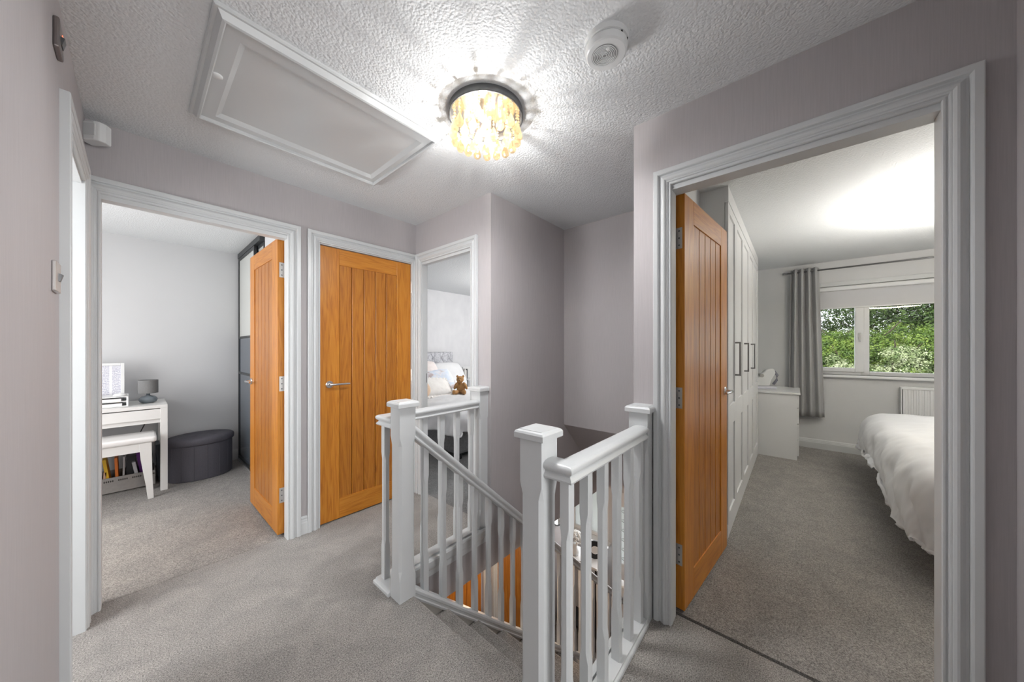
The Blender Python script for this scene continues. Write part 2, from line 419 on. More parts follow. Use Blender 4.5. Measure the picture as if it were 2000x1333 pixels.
oak_door('door_3', 'oak boarded door standing open beside the white wardrobes, right of the picture', (1.702, .395, .004), R(-5.4), .745, 1.985, 1)

# ------------------------------------------------------------------ balustrades
def post_bm(bm, x, y, z0, z1, h, c, ca, cb, tr=.02, hm=None):
    """square post half-width h; chamfer c between heights ca..cb"""
    hm = hm or h
    secs = [(z0, h, .0012), (ca-tr, h, .0012), (ca+tr, hm, c), (cb-tr, hm, c), (cb+tr, h, .0012), (z1, h, .0012)]
    rings = []
    for z, hh, cc in secs:
        P = [(hh,-(hh-cc)),(hh,hh-cc),(hh-cc,hh),(-(hh-cc),hh),(-hh,hh-cc),(-hh,-(hh-cc)),(-(hh-cc),-hh),(hh-cc,-hh)]
        rings.append([bm.verts.new((x+p[0], y+p[1], z)) for p in P])
    for a, b in zip(rings, rings[1:]):
        for i in range(8): bm.faces.new((a[i], a[(i+1)%8], b[(i+1)%8], b[i]))
    bm.faces.new(rings[0][::-1]); bm.faces.new(rings[-1])
def baluster(parent, x, y, z0, z1):
    bm = bmesh.new(); post_bm(bm, x, y, z0, z1, .0162, .0085, z0+.19, z1-.16, .018)
    obj('baluster', bm, white, parent)
def cap(parent, x, y, z, h=.057):
    bm = bmesh.new()
    pr = [(h-.006,0),(h,.003),(h,.020),(h-.004,.026),(h-.010,.029),(h-.012,.029),(h-.013,.031)]
    rings = [[bm.verts.new((x+sx*r, y+sy*r, z+zz)) for sx, sy in ((1,-1),(1,1),(-1,1),(-1,-1))] for r, zz in pr]
    for a, b in zip(rings, rings[1:]):
        for i in range(4): bm.faces.new((a[i], a[(i+1)%4], b[(i+1)%4], b[i]))
    top = bm.verts.new((x, y, z+.0325)); bm.faces.new(rings[0][::-1])
    for i in range(4): bm.faces.new((rings[-1][i], rings[-1][(i+1)%4], top))
    obj('post_cap', bm, white, parent)
def newel(parent, x, y, z0=-.30, z1=.957, h=.044, ca=.13, cb=.79):
    bm = bmesh.new(); post_bm(bm, x, y, z0, z1, h, .012, ca, cb, .022, h-.001)
    o = obj('newel_post', bm, white, parent); cap(parent, x, y, z1, h+.014); return o
RP = [(-.020,0),(-.033,.004),(-.035,.010),(-.032,.015),(-.025,.021),(-.025,.026),(-.033,.031),(-.037,.038),(-.037,.045),(-.033,.051),(-.025,.055),(-.012,.0575),(0,.058)]
RP = RP + [(-a, b) for a, b in RP[::-1][1:]]
def sweep(pts, prof, close=True):
    """prof (lateral, up) swept along pts, verticals stay vertical, mitred corners"""
    bm = bmesh.new(); pts = [Vector(p) for p in pts]; rings = []
    for i, p in enumerate(pts):
        d0 = (p-pts[i-1]) if i else (pts[1]-p); d1 = (pts[i+1]-p) if i < len(pts)-1 else d0
        d0 = Vector((d0.x, d0.y)).normalized(); d1 = Vector((d1.x, d1.y)).normalized()
        n0 = Vector((d0.y, -d0.x)); n1 = Vector((d1.y, -d1.x)); m = (n0+n1); m = m/ (m.length_squared/2)
        rings.append([bm.verts.new((p.x+m.x*a, p.y+m.y*a, p.z+b)) for a, b in prof])
    n = len(prof)
    for a, b in zip(rings, rings[1:]):
        for i in range(n): bm.faces.new((a[i], a[(i+1)%n], b[(i+1)%n], b[i]))
    bm.faces.new(rings[0][::-1]); bm.faces.new(rings[-1]); return bm
PL = [(-.036,0),(-.036,.014),(-.033,.019),(-.028,.021),(-.028,.030),(.028,.030),(.028,.021),(.033,.019),(.036,.014),(.036,0)]
BR = [(-.030,0),(-.033,.010),(-.028,.016),(-.028,.026),(-.032,.030),(-.032,.042),(-.026,.052),(.026,.052),(.032,.042),(.032,.030),(.028,.026),(.028,.016),(.033,.010),(.030,0)]
RZ = .842
# -- left landing balustrade
A = (.885, 1.498); B_ = (.874, .642); YA = 1.655; YB = .532
t = thing('landing_balustrade', 'white landing balustrade from the left capped newel post to the small doorway at the back', 'balustrade', (A[0], YA, 0))
newel(t, XNE-.034, YA+.002, -.10, .957, .043)
sx_ = A[0]-.012
obj('handrail', sweep([(sx_, A[1]+.044, RZ), (sx_, YA, RZ), (XNE-.078, YA, RZ)], RP), white, t, smooth=True).modifiers.new('es','EDGE_SPLIT').split_angle = R(35)
obj('base_rail', sweep([(sx_, A[1]+.044, 0), (sx_, YA, 0), (XNE-.078, YA, 0)], [(a*1.25, b) for a, b in PL]), white, t)
bm = bmesh.new(); add_prism(bm, [(1.600,.03),(1.588,.03),(1.582,.02),(1.584,-.02),(1.588,-.03),(1.588,-.062),(1.600,-.066)], 'x', A[0]+.046, XNE-.001)
obj('fascia', bm, white, t)
baluster(t, sx_, YA-.004, .03, RZ)
for x in (.995, 1.113, 1.237, 1.360, 1.482): baluster(t, x, YA, .03, RZ)
# -- right landing balustrade
t = thing('landing_balustrade.001', 'white landing balustrade in the foreground ending against the wide doorway', 'balustrade', (B_[0], YB, 0))
newel(t, XW5-.035, YB+.012, -.02, .957, .043)
obj('handrail', sweep([(B_[0], B_[1]-.044, RZ), (B_[0], YB, RZ), (XW5-.078, YB, RZ)], RP), white, t, smooth=True).modifiers.new('es','EDGE_SPLIT').split_angle = R(35)
obj('base_rail', sweep([(B_[0], B_[1]-.044, 0), (B_[0], YB, 0), (XW5-.078, YB, 0)], PL), white, t)
bm = bmesh.new(); add_prism(bm, [(.572,.02),(.594,.02),(.600,.01),(.598,-.03),(.594,-.06),(.572,-.06)], 'x', B_[0]+.046, XW5-.001)
obj('fascia', bm, white, t)
for x in (.872, .993, 1.118, 1.243, 1.363, 1.482): baluster(t, x, YB, .03, RZ)
# -- staircase
SL = .2095/.231; n0x = .915
t = thing('staircase', 'grey carpeted staircase going down between two capped newel posts', 'staircase', (n0x, 1.06, DZ))
pts = []
NS = 13
for k in range(1, NS):
    xk = n0x+.231*(k-1); zt = -.2095*k; nx = xk+.231
    pts += [(xk-.022, zt), (nx-.004, zt), (nx+.006, zt-.005), (nx+.010, zt-.014), (nx+.008, zt-.024), (nx-.002, zt-.032), (nx-.022, zt-.040)]
pts = [(n0x-.03, -.052), (n0x-.022, -.052)] + pts
last = pts[-1]; pts += [(last[0], DZ+.001), (last[0]-.3, DZ+.001)]
pts += [(n0x-.03+.15, -.052-.50)]
obj('stair_carpet', prism(pts, 'y', .64, 1.486), carpet, t)
obj('landing_nosing', prism([(n0x-.02,-.0005),(n0x+.004,-.002),(n0x+.012,-.010),(n0x+.012,-.022),(n0x+.002,-.034),(n0x-.02,-.045)], 'y', .64, 1.50), carpet, t)
xe = n0x+.231*12.1
def strz(x, off): return -SL*(x-n0x)+off
for y0, y1 in ((1.486, 1.524), (.598, .640)):
    xa = n0x-.03
    obj('string', prism([(xa, strz(xa, .02)), (xe, strz(xe, .02)), (xe, max(DZ, strz(xe, -.30))), (xa, strz(xa, -.30))], 'y', y0, y1), beige, t)
# -- stair balustrade
t = thing('stair_balustrade', 'white sloping balustrade descending from the left newel post beside the carpeted stairs', 'balustrade', (A[0], A[1], -.3))
newel(t, A[0], A[1])
ysb = 1.503
def rz_(x): return .858-SL*(x-.941)
xs, xf = A[0]+.044, xe-.06
obj('handrail', sweep([(xs, ysb, rz_(xs)-.078), (xf, ysb, rz_(xf)-.078)], [(a*.9, b*1.36) for a, b in RP]), white, t, smooth=True).modifiers.new('es','EDGE_SPLIT').split_angle = R(35)
def bz_(x): return .010-SL*(x-.953)
obj('base_rail', sweep([(xs, ysb, bz_(xs)-.062), (xf, ysb, bz_(xf)-.062)], [(a, b*1.2) for a, b in BR]), white, t)
x = 1.015; i = 0
while x < xf-.05:
    bm = bmesh.new(); h = .0162; z0, z1 = bz_(x)-.02, rz_(x)-.04
    post_bm(bm, x, ysb, z0, z1, h, .0085, z0+.22, z1-.20, .018)
    obj('baluster', bm, white, t); x += .1205
newel(t, xf+.044, ysb, DZ, rz_(xf)+.1, ca=DZ+.35, cb=rz_(xf)-.12)
# right foreground newel is its own standing post
t = thing('newel_post', 'white square newel post with a flat cap, nearest in the foreground', 'newel post', (B_[0], B_[1], -.3))
bm = bmesh.new(); post_bm(bm, B_[0], B_[1], -.30, .957, .044, .012, .13, .79, .022, .043)
obj('shaft', bm, white, t); cap(t, B_[0], B_[1], .957, .058)

# ------------------------------------------------------------------ loft hatch
t = thing('loft_hatch', 'white panelled loft hatch in a moulded frame on the stippled ceiling', 'loft hatch', (.59, 1.71, CZ))
hx0, hx1, hy0, hy1 = .155, 1.030, 1.350, 2.075
HP = [(0,0),(0,.030),(.006,.032),(.012,.026),(.020,.024),(.034,.012),(.040,.012),(.044,.008),(.044,0)]
def ring_frame(x0, x1, y0, y1, prof, zc, inv=-1):
    bm = bmesh.new(); rows = []
    for o_, tt in prof:
        rows.append([bm.verts.new((a, b, zc+inv*tt)) for a, b in ((x0+o_, y0+o_), (x1-o_, y0+o_), (x1-o_, y1-o_), (x0+o_, y1-o_))])
    for r1, r2 in zip(rows, rows[1:]):
        for i in range(4): bm.faces.new((r1[i], r1[(i+1)%4], r2[(i+1)%4], r2[i]))
    return bm
HP2 = [(0,0),(0,.008),(.004,.012),(.012,.012),(.016,.018),(.024,.030),(.032,.032),(.036,.028),(.036,.0)]
obj('frame', ring_frame(hx0, hx1, hy0, hy1, HP2, CZ), white, t)
px0, px1, py0, py1 = .255, .950, 1.475, 1.985
bm = ring_frame(hx0+.036, hx1-.036, hy0+.036, hy1-.036, [(0,0),(0,.010),(px0-hx0-.036-.016,.010)], CZ)
bm.free(); bm = bmesh.new()
def frame_rect(bm, X0, X1, Y0, Y1, x0, x1, y0, y1, za, zb):
    o = [bm.verts.new(p) for p in ((X0,Y0,za),(X1,Y0,za),(X1,Y1,za),(X0,Y1,za))]; i_ = [bm.verts.new(p) for p in ((x0,y0,zb),(x1,y0,zb),(x1,y1,zb),(x0,y1,zb))]
    for k in range(4): bm.faces.new((o[k], o[(k+1)%4], i_[(k+1)%4], i_[k]))
    return i_
frame_rect(bm, hx0+.034, hx1-.034, hy0+.034, hy1-.034, px0-.018, px1+.018, py0-.018, py1+.018, CZ-.016, CZ-.016)
i_ = frame_rect(bm, px0-.018, px1+.018, py0-.018, py1+.018, px0, px1, py0, py1, CZ-.016, CZ-.002)
bm.faces.new(i_)
obj('hatch_panel', bm, white, t)
obj('catch', lathe([(0,-.003),(.016,-.003),(.019,0),(.019,.002),(0,.002)], cx=.205, cy=1.70, cz=CZ-.018, n=20), plastic, t, smooth=True)

# ------------------------------------------------------------------ crystal ceiling lamp
crys = bpy.data.materials.new('amber_lit_crystal'); crys.use_nodes = True
def build_crys():
    N, L = crys.node_tree.nodes, crys.node_tree.links; N.clear()
    out = N.new('ShaderNodeOutputMaterial'); tr = N.new('ShaderNodeBsdfTranslucent'); tr.inputs[0].default_value = (1,.88,.66,1)
    gl = N.new('ShaderNodeBsdfGlossy'); gl.inputs[0].default_value = (1,.93,.80,1); gl.inputs['Roughness'].default_value = .08
    tp = N.new('ShaderNodeBsdfTransparent'); tp.inputs[0].default_value = (1,.9,.75,1)
    m1 = N.new('ShaderNodeMixShader'); m1.inputs[0].default_value = .30; L.new(tr.outputs[0], m1.inputs[1]); L.new(gl.outputs[0], m1.inputs[2])
    m2 = N.new('ShaderNodeMixShader'); m2.inputs[0].default_value = .12; L.new(m1.outputs[0], m2.inputs[1]); L.new(tp.outputs[0], m2.inputs[2])
    L.new(m2.outputs[0], out.inputs[0])
build_crys()
bulbm = bpy.data.materials.new('lit_bulb'); bulbm.use_nodes = True
bb = bulbm.node_tree.nodes['Principled BSDF']; bb.inputs['Emission Color'].default_value = (1,.86,.6,1); bb.inputs['Emission Strength'].default_value = 6
LX, LY = 1.048, 1.067
t = thing('ceiling_lamp', 'round flush ceiling lamp with lit hanging amber crystal drops', 'ceiling lamp', (LX, LY, CZ))
obj('drum', lathe([(.150,CZ),(.168,CZ),(.169,CZ-.028),(.166,CZ-.030),(.162,CZ-.030),(.160,CZ-.012),(.0,CZ-.012)], cx=LX, cy=LY, n=64), dark_steel, t, smooth=True).modifiers.new('es','EDGE_SPLIT').split_angle = R(30)
mirror = M('mirror_plate', (.85,.80,.74), .12, 1)
obj('mirror_plate', lathe([(.0,CZ-.0135),(.160,CZ-.0135),(.160,CZ-.0125),(0,CZ-.0125)], cx=LX, cy=LY, n=48), mirror, t)
def drop_bm(bm, x, y, z, s=1.0, strand=0.0):
    add_lathe(bm, [(0,-.019*s),(.008*s,-.0175*s),(.0125*s,-.012*s),(.0138*s,-.005*s),(.011*s,.004*s),(.0068*s,.014*s),(.003*s,.022*s),(0,.026*s)], cx=x, cy=y, cz=z, n=10)
    zz = z+.030*s
    while zz < z+.026*s+strand:
        add_lathe(bm, [(0,-.0055),(.0048,-.0025),(.0048,.0025),(0,.0055)], cx=x, cy=y, cz=zz+.003, n=6); zz += .0135
random.seed(3)
for rad, n in ((.148, 19), (.100, 10), (.036, 4)):
    for i in range(n):
        a = 2*math.pi*(i+.3)/n; bm = bmesh.new(); zz = 2.224 + random.uniform(-.003,.003)
        drop_bm(bm, LX+rad*math.cos(a), LY+rad*math.sin(a), zz, 1.38, (CZ-.018)-zz-.040)
        obj('crystal_drop', bm, crys, t)
for i in range(4):
    a = 2*math.pi*i/4+.5; bx, by = LX+.066*math.cos(a), LY+.066*math.sin(a)
    sk = obj('bulb_socket', lathe([(0,CZ-.013),(.010,CZ-.013),(.010,CZ-.040),(.0,CZ-.040)], cx=bx, cy=by, n=14), steel, t)
    obj('bulb', lathe([(0,CZ-.085),(.006,CZ-.083),(.009,CZ-.075),(.009,CZ-.048),(.006,CZ-.040),(0,CZ-.040)], cx=bx, cy=by, n=12), bulbm, sk, smooth=True)
    if i == 3: continue
    pd = bpy.data.lights.new('bulb_light', 'POINT'); pd.energy = 2.9; pd.shadow_soft_size = .004; pd.color = (1,.98,.955)
    po = bpy.data.objects.new('bulb_light', pd); po.location = (bx, by, 2.234); C.objects.link(po)
pd = bpy.data.lights.new('lamp_downlight', 'AREA'); pd.shape = 'DISK'; pd.size = .26; pd.energy = 9; pd.color = (.98,.985,1)
po = bpy.data.objects.new('lamp_downlight', pd); po.location = (LX, LY, 2.165); C.objects.link(po)
pd = bpy.data.lights.new('lamp_fill', 'POINT'); pd.energy = 5.3; pd.shadow_soft_size = .05; pd.color = (.97,.985,1)  # unseen point light hung below the crystals, added as landing fill
po = bpy.data.objects.new('lamp_fill', pd); po.location = (LX, LY, 2.04); C.objects.link(po)

# ------------------------------------------------------------------ smoke alarm
AX, AY = 1.083, .502
t = thing('smoke_alarm', 'round white smoke alarm with a ringed grille on the ceiling', 'smoke alarm', (AX, AY, CZ))
es = lambda o: setattr(o.modifiers.new('es','EDGE_SPLIT'), 'split_angle', R(30))
es(obj('mounting_base', lathe([(0,CZ),(.076,CZ),(.075,CZ-.018),(.072,CZ-.019),(0,CZ-.019)], cx=AX, cy=AY, n=48), plastic, t, smooth=True))
body = obj('body', lathe([(.066,CZ-.018),(.070,CZ-.021),(.072,CZ-.024),(.069,CZ-.044),(.064,CZ-.048),(.0,CZ-.049)], cx=AX, cy=AY, n=48), plastic, t, smooth=True); es(body)
bm = bmesh.new()
for k in range(7):
    r = .006+.0055*k; add_lathe(bm, [(r,CZ-.049),(r+.0005,CZ-.0512),(r+.0025,CZ-.0512),(r+.003,CZ-.049)], cx=AX-.004, cy=AY+.004, n=40)
obj('grille', bm, plastic, body)
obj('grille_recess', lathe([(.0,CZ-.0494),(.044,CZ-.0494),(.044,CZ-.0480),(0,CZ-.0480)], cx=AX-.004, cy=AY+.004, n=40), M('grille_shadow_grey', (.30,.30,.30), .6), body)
bm = bmesh.new()
for a in (20, 50, 165, 190):
    c, s = math.cos(R(a-130)), math.sin(R(a-130)); vb = bmesh.new(); add_lathe(vb, [(0,-.002),(.004,-.002),(.004,.002),(0,.002)], cx=AX+.0705*c, cy=AY+.0705*s, cz=CZ-.0225, n=8); obj('vent', vb, black, body)
bm.free()
obj('test_button', lathe([(0,CZ-.053),(.006,CZ-.053),(.008,CZ-.049)], cx=AX-.022, cy=AY-.018, n=16), plastic, body, smooth=True)

# ------------------------------------------------------------------ PIR sensor, wall plates
t = thing('motion_sensor', 'white corner motion sensor under the ceiling above the left door', 'motion sensor', (-.118, 2.445, 2.20), R(-42))
bm = bmesh.new()
add_prism(bm, [(-.040,.02),(-.044,-.01),(-.036,-.030),(-.02,-.036),(.02,-.036),(.036,-.030),(.044,-.01),(.040,.02)], 'z', 0, .088)
obj('housing', bm, plastic, t, local=True, bev=.006, seg=3)
bm = bmesh.new(); add_box(bm, -.026, .026, -.038, -.030, .020, .075)
obj('lens', bm, M('sensor_lens', (.64,.65,.65), .3), t, local=True, bev=.003)
t = thing('light_switch', 'brushed steel light switch plate beside the left door frame', 'light switch', (XW0, 1.633, 1.459))
obj('plate', box(XW0, XW0+.009, 1.590, 1.676, 1.415, 1.503), steel, t, bev=.003)
obj('rocker', prism([(XW0+.009,1.447),(XW0+.009,1.471),(XW0+.017,1.467),(XW0+.012,1.447)], 'y', 1.624, 1.642), dark_steel, t)
t = thing('wall_control', 'dark metal control plate high on the wall above the light switch', 'wall control', (XW0, 1.652, 2.17))
pl = obj('plate', box(XW0, XW0+.012, 1.610, 1.695, 2.125, 2.213), M('bronze_steel', (.30,.27,.265), .3, 1), t, bev=.004)
ledm = M('red_neon', (.6,.15,.1), .4); nb = ledm.node_tree.nodes['Principled BSDF']; nb.inputs['Emission Color'].default_value = (1,.25,.12,1); nb.inputs['Emission Strength'].default_value = 1.0
obj('neon', box(XW0+.012, XW0+.0135, 1.661, 1.673, 2.183, 2.191), ledm, pl)
obj('rocker', prism([(XW0+.012,2.150),(XW0+.012,2.175),(XW0+.019,2.172),(XW0+.014,2.150)], 'y', 1.640, 1.670), dark_steel, t)
# strike plate on the small doorway
obj_ = obj('strike_plate', box(XNE+.012, XNE+.052, OP3[1]-.0225, OP3[1]-.020, .955, 1.035), black, bev=.001); tag(obj_, 'dark metal strike plate on the lining of the small doorway', 'strike plate')
# ================================================================== STUDY
# desk
t = thing('desk', 'white desk with one wide drawer against the study wall', 'desk', (-.42, 4.5, -.012))
dx0, dx1, dy0, dy1, dzt = -1.03, .185, 4.25, 4.78, .752
obj('desk_top', box(dx0, dx1, dy0, dy1, dzt-.028, dzt), furn, t, bev=.002)
for xx in (dx0, dx1-.045):
    for yy in (dy0, dy1-.045):
        obj('leg', box(xx, xx+.045, yy, yy+.045, -.012, dzt-.028), furn, t, bev=.002)
dr = obj('drawer', box(dx0+.045, dx1-.045, dy0+.004, dy0+.42, dzt-.122, dzt-.036), furn, t, bev=.0015)
obj('apron', box(dx0+.045, dx1-.045, dy0+.03, dy1-.05, dzt-.160, dzt-.124), furn, t)
cb = obj('power_cable', tube([(.06, 4.60, .60), (.055, 4.61, .55), (.02, 4.66, .45), (.01, 4.70, .36), (.012, 4.74, .2), (.05, 4.76, .05), (.10,4.77,-.005)], .004, 8), black, smooth=True); tag(cb, 'black cable hanging down behind the stool under the desk', 'cable')
# stool
t = thing('stool', 'white padded bench stool pushed under the study desk', 'stool', (-.22, 4.22, -.012))
sx0, sx1, sy0, sy1 = -.60, .115, 4.08, 4.40
bm = box(sx0, sx1, sy0, sy1, .462, .512); obj('seat', bm, M('white_leatherette', (.78,.77,.76), .4), t, bev=.02, seg=4)
obj('apron', box(sx0+.03, sx1-.03, sy0+.015, sy1-.015, .392, .463), furn, t, bev=.002)
for s, xx in ((-1, sx0+.03), (1, sx1-.03)):
    for yy in (sy0+.012, sy1-.052):
        a = xx; pts = [(a, .463), (a-s*.07, .463), (a-s*.062, .33), (a-s*.035, .12), (a-s*.022, -.012), (a+s*.012, -.012), (a+s*.004, .2)]
        obj('leg', prism(pts, 'y', yy, yy+.04), furn, t, bev=.002)
# storage crate + folders
t = thing('storage_crate', 'taupe open storage crate with oval vents on the study floor', 'crate', (-.05, 4.62, -.012))
cr = noisy('taupe_board', (.32,.30,.285), (.36,.335,.315), 40, rough=.7)
cx0, cx1, cy0, cy1 = -.205, .115, 4.47, 4.76
bm = bmesh.new()
add_box(bm, cx0, cx1, cy0, cy0+.008, 0, .13); add_box(bm, cx0, cx1, cy1-.008, cy1, 0, .13)
add_box(bm, cx0, cx0+.008, cy0+.008, cy1-.008, 0, .13); add_box(bm, cx1-.008, cx1, cy0+.008, cy1-.008, 0, .13)
add_box(bm, cx0+.008, cx1-.008, cy0+.008, cy1-.008, 0, .008)
obj('crate_body', bm, cr, t)
dtp = M('dark_taupe', (.06,.055,.05), .8)
for k in range(4):
    for q in range(5):
        bm = bmesh.new(); add_lathe(bm, [(0,0),(.006,0),(.006,.0015),(0,.0015)], cx=cx0+.035+k*.08+q*.0115-.01, cy=cy0-.001, cz=.100, n=8, axis='y', sx=.75, sy=1.4)
        obj('vent_hole', bm, dtp, t)
obj('floor_of_crate_shadow', box(cx0+.008, cx1-.008, cy0+.008, cy1-.008, .008, .010), black, t) if False else None
def folder(name, label, x, w_, y, z1, tilt, c, cat='folder', d=.20):
    bm = box(-w_/2, w_/2, 0, d, 0, z1); bm.transform(Matrix.Rotation(tilt, 4, 'Y')); bm.transform(Matrix.Translation((x, y, .0095)))
    o = obj(name, bm, M(name+'_'+'%.2f' % x, c, .45), bev=.002); tag(o, label, cat); return o
folder('folder', 'bright yellow folder standing in the crate, leaning left', -.150, .020, 4.50, .28, R(-7), (.85,.50,.02))
folder('folder', 'orange folder standing beside the yellow folder in the crate', -.108, .018, 4.50, .28, R(-2), (.80,.20,.02))
folder('book', 'slim grey book upright beside the orange folder', -.076, .012, 4.50, .28, R(1), (.45,.42,.42), 'book')
folder('book', 'narrow white book leaning beside the purple folder', .018, .022, 4.50, .22, R(-9), (.62,.60,.62), 'book')
folder('folder', 'purple folder standing tilted in the crate behind the stool leg', .052, .030, 4.53, .29, R(-8), (.16,.03,.24))
folder('folder', 'pale peach card folder at the left end of the crate', -.185, .018, 4.50, .17, R(3), (.72,.45,.30))
folder('storage_file', 'black box file filling the middle of the crate', -.030, .060, 4.54, .27, R(0), (.012,.012,.014), 'box file')
folder('storage_file', 'dark blue box file standing on the floor behind the desk leg', .150, .030, 4.52, .34, R(-3), (.02,.03,.045), 'box file')
folder('storage_file', 'black box file at the right end inside the crate', .090, .020, 4.54, .26, R(0), (.014,.010,.016), 'box file')
# framed sheet, letter tray, mouse, lamp
t = thing('framed_print', 'white framed sheet of small text leaning behind the letter tray', 'picture frame', (-.25, 4.62, .753))
fb = bmesh.new(); fx0, fx1, fz0, fz1 = -.52, -.070, .795, 1.120
add_wall(fb, 'y', 4.61, 4.632, fx0, fx1, fz0, fz1, [(fx0+.022, fx1-.022, fz0+.022, fz1-.022)])
obj('frame', fb, plastic, t, bev=.002)
paper = M('printed_sheet', (.75,.75,.78), .5)
def build_paper():
    N, L, b = nodes(paper); tc = N.new('ShaderNodeTexCoord'); sp = N.new('ShaderNodeSeparateXYZ'); L.new(tc.outputs['Object'], sp.inputs[0])
    t1 = tex_noise(paper, 1, (160,1,150), 2)
    wv = N.new('ShaderNodeMath'); wv.operation = 'PINGPONG'; wv.inputs[1].default_value = .0042; L.new(sp.outputs['Z'], wv.inputs[0])
    gt = N.new('ShaderNodeMath'); gt.operation = 'GREATER_THAN'; gt.inputs[1].default_value = .0021; L.new(wv.outputs[0], gt.inputs[0])
    px = N.new('ShaderNodeMath'); px.operation = 'PINGPONG'; px.inputs[1].default_value = .05; L.new(sp.outputs['X'], px.inputs[0])
    g2 = N.new('ShaderNodeMath'); g2.operation = 'GREATER_THAN'; g2.inputs[1].default_value = .008; L.new(px.outputs[0], g2.inputs[0])
    g3 = N.new('ShaderNodeMath'); g3.operation = 'GREATER_THAN'; g3.inputs[1].default_value = .45; L.new(t1.outputs['Fac'], g3.inputs[0])
    m1 = N.new('ShaderNodeMath'); m1.operation = 'MULTIPLY'; L.new(gt.outputs[0], m1.inputs[0]); L.new(g2.outputs[0], m1.inputs[1])
    m2 = N.new('ShaderNodeMath'); m2.operation = 'MULTIPLY'; L.new(m1.outputs[0], m2.inputs[0]); L.new(g3.outputs[0], m2.inputs[1])
    r = ramp(paper, m2.outputs[0], [(0, (.78,.78,.81)), (1, (.30,.30,.42))]); col(paper, r.outputs[0])
build_paper()
obj('sheet', box(fx0+.022, fx1-.022, 4.620, 4.622, fz0+.022, fz1-.022), paper, t)
obj('stand', box(fx0+.05, fx1-.05, 4.628, 4.70, fz0-.043, fz0-.036), plastic, t)
obj('stand_foot', box(fx0+.2, fx1-.2, 4.632, 4.65, fz0-.04, fz1-.1), plastic, t)
t = thing('letter_tray', 'white stacked letter tray on the study desk', 'letter tray', (-.2, 4.45, .753))
tx0, tx1, ty0, ty1 = -.40, -.050, 4.34, 4.60
for z_ in (.754, .795, .834): obj('shelf', box(tx0, tx1-.003, ty0+.002, ty1, z_, z_+.006), plastic, t)
for xx in (tx0, tx1-.006): obj('side', box(xx, xx+.012, ty0-.002, ty1, .7535, .8405), plastic, t, bev=.002)
bm = bmesh.new(); add_box(bm, tx0+.01, tx1-.03, ty0+.006, ty1-.03, .7605, .782); add_box(bm, tx0+.01, tx1-.035, ty0+.01, ty1-.03, .8015, .822)
obj('papers', bm, M('paper_white', (.80,.80,.80), .7), t)
o = obj('computer_mouse', lathe([(.030,0),(.032,.006),(.026,.018),(.012,.025),(0,.027)], cx=0, cy=0, cz=0, n=24, sx=1.3, sy=.9), plastic, smooth=True); o.location = (0,0,0)
o.data.transform(Matrix.Translation((-.092, 4.40, .841))); tag(o, 'white computer mouse on top of the letter tray', 'computer mouse')
t = thing('table_lamp', 'small grey table lamp with a drum shade on the study desk', 'table lamp', (.072, 4.50, .752))
obj('base', lathe([(0,.752),(.035,.752),(.052,.763),(.060,.780),(.057,.797),(.042,.812),(.018,.819),(.012,.823),(.012,.845),(0,.845)], cx=.072, cy=4.50, n=36), M('grey_glaze', (.17,.20,.225), .25), t, smooth=True)
obj('lamp_shade', lathe([(.0625,.842),(.0640,.842),(.0640,.962),(.0625,.962),(.0625,.842)], cx=.072, cy=4.50, n=40), noisy('grey_linen', (.17,.17,.17), (.20,.20,.20), 200, rough=.85), t, smooth=False)
# ottoman
ot = noisy('navy_charcoal_fabric', (.075,.073,.088), (.105,.10,.118), 260, rough=.9, bs=.3, bd=.001)
t = thing('ottoman', 'dark charcoal oval storage ottoman with a tufted lid', 'ottoman', (.425, 4.50, -.012), R(8))
def oval(rx, ry, n=64): return [(rx*math.cos(2*math.pi*i/n), ry*math.sin(2*math.pi*i/n)) for i in range(n)]
bm = bmesh.new(); add_lathe(bm, [(.96,0),(.985,.01),(.985,.33),(.97,.335),(0,.335)], n=72, sx=.245, sy=.205); obj('box', bm, ot, t, smooth=False, local=True)
bm = bmesh.new()
for k in range(16):
    a = 2*math.pi*k/16; x_, y_ = .242*math.cos(a), .203*math.sin(a); add_tube(bm, [(x_, y_, .005), (x_, y_, .33)], .0022, 6)
obj('seam', bm, ot, t, local=True)
bm = bmesh.new(); n = 64; rings = []
lid = [(1.0,.335),(1.03,.345),(1.04,.37),(1.02,.388),(.96,.398),(.85,.404),(.7,.407),(.5,.409),(.3,.410),(.1,.410)]
for r, z in lid:
    ring = []
    for i in range(n):
        a = 2*math.pi*i/n; x_, y_ = r*.248*math.cos(a), r*.208*math.sin(a); d = 0
        if r < .97:
            for bx, by in ((-.15,0),(-.07,.08),(-.07,-.08),(.07,.08),(.07,-.08),(.15,0),(0,0)):
                dd = math.hypot(x_-bx, y_-by); d += .016*math.exp(-(dd/.022)**2)
        ring.append(bm.verts.new((x_, y_, z-d)))
    rings.append(ring)
for a, b in zip(rings, rings[1:]):
    for i in range(n): bm.faces.new((a[i], a[(i+1)%n], b[(i+1)%n], b[i]))
bm.faces.new(rings[-1]); bm.faces.new(rings[0][::-1])
obj('lid', bm, ot, t, smooth=True, local=True)
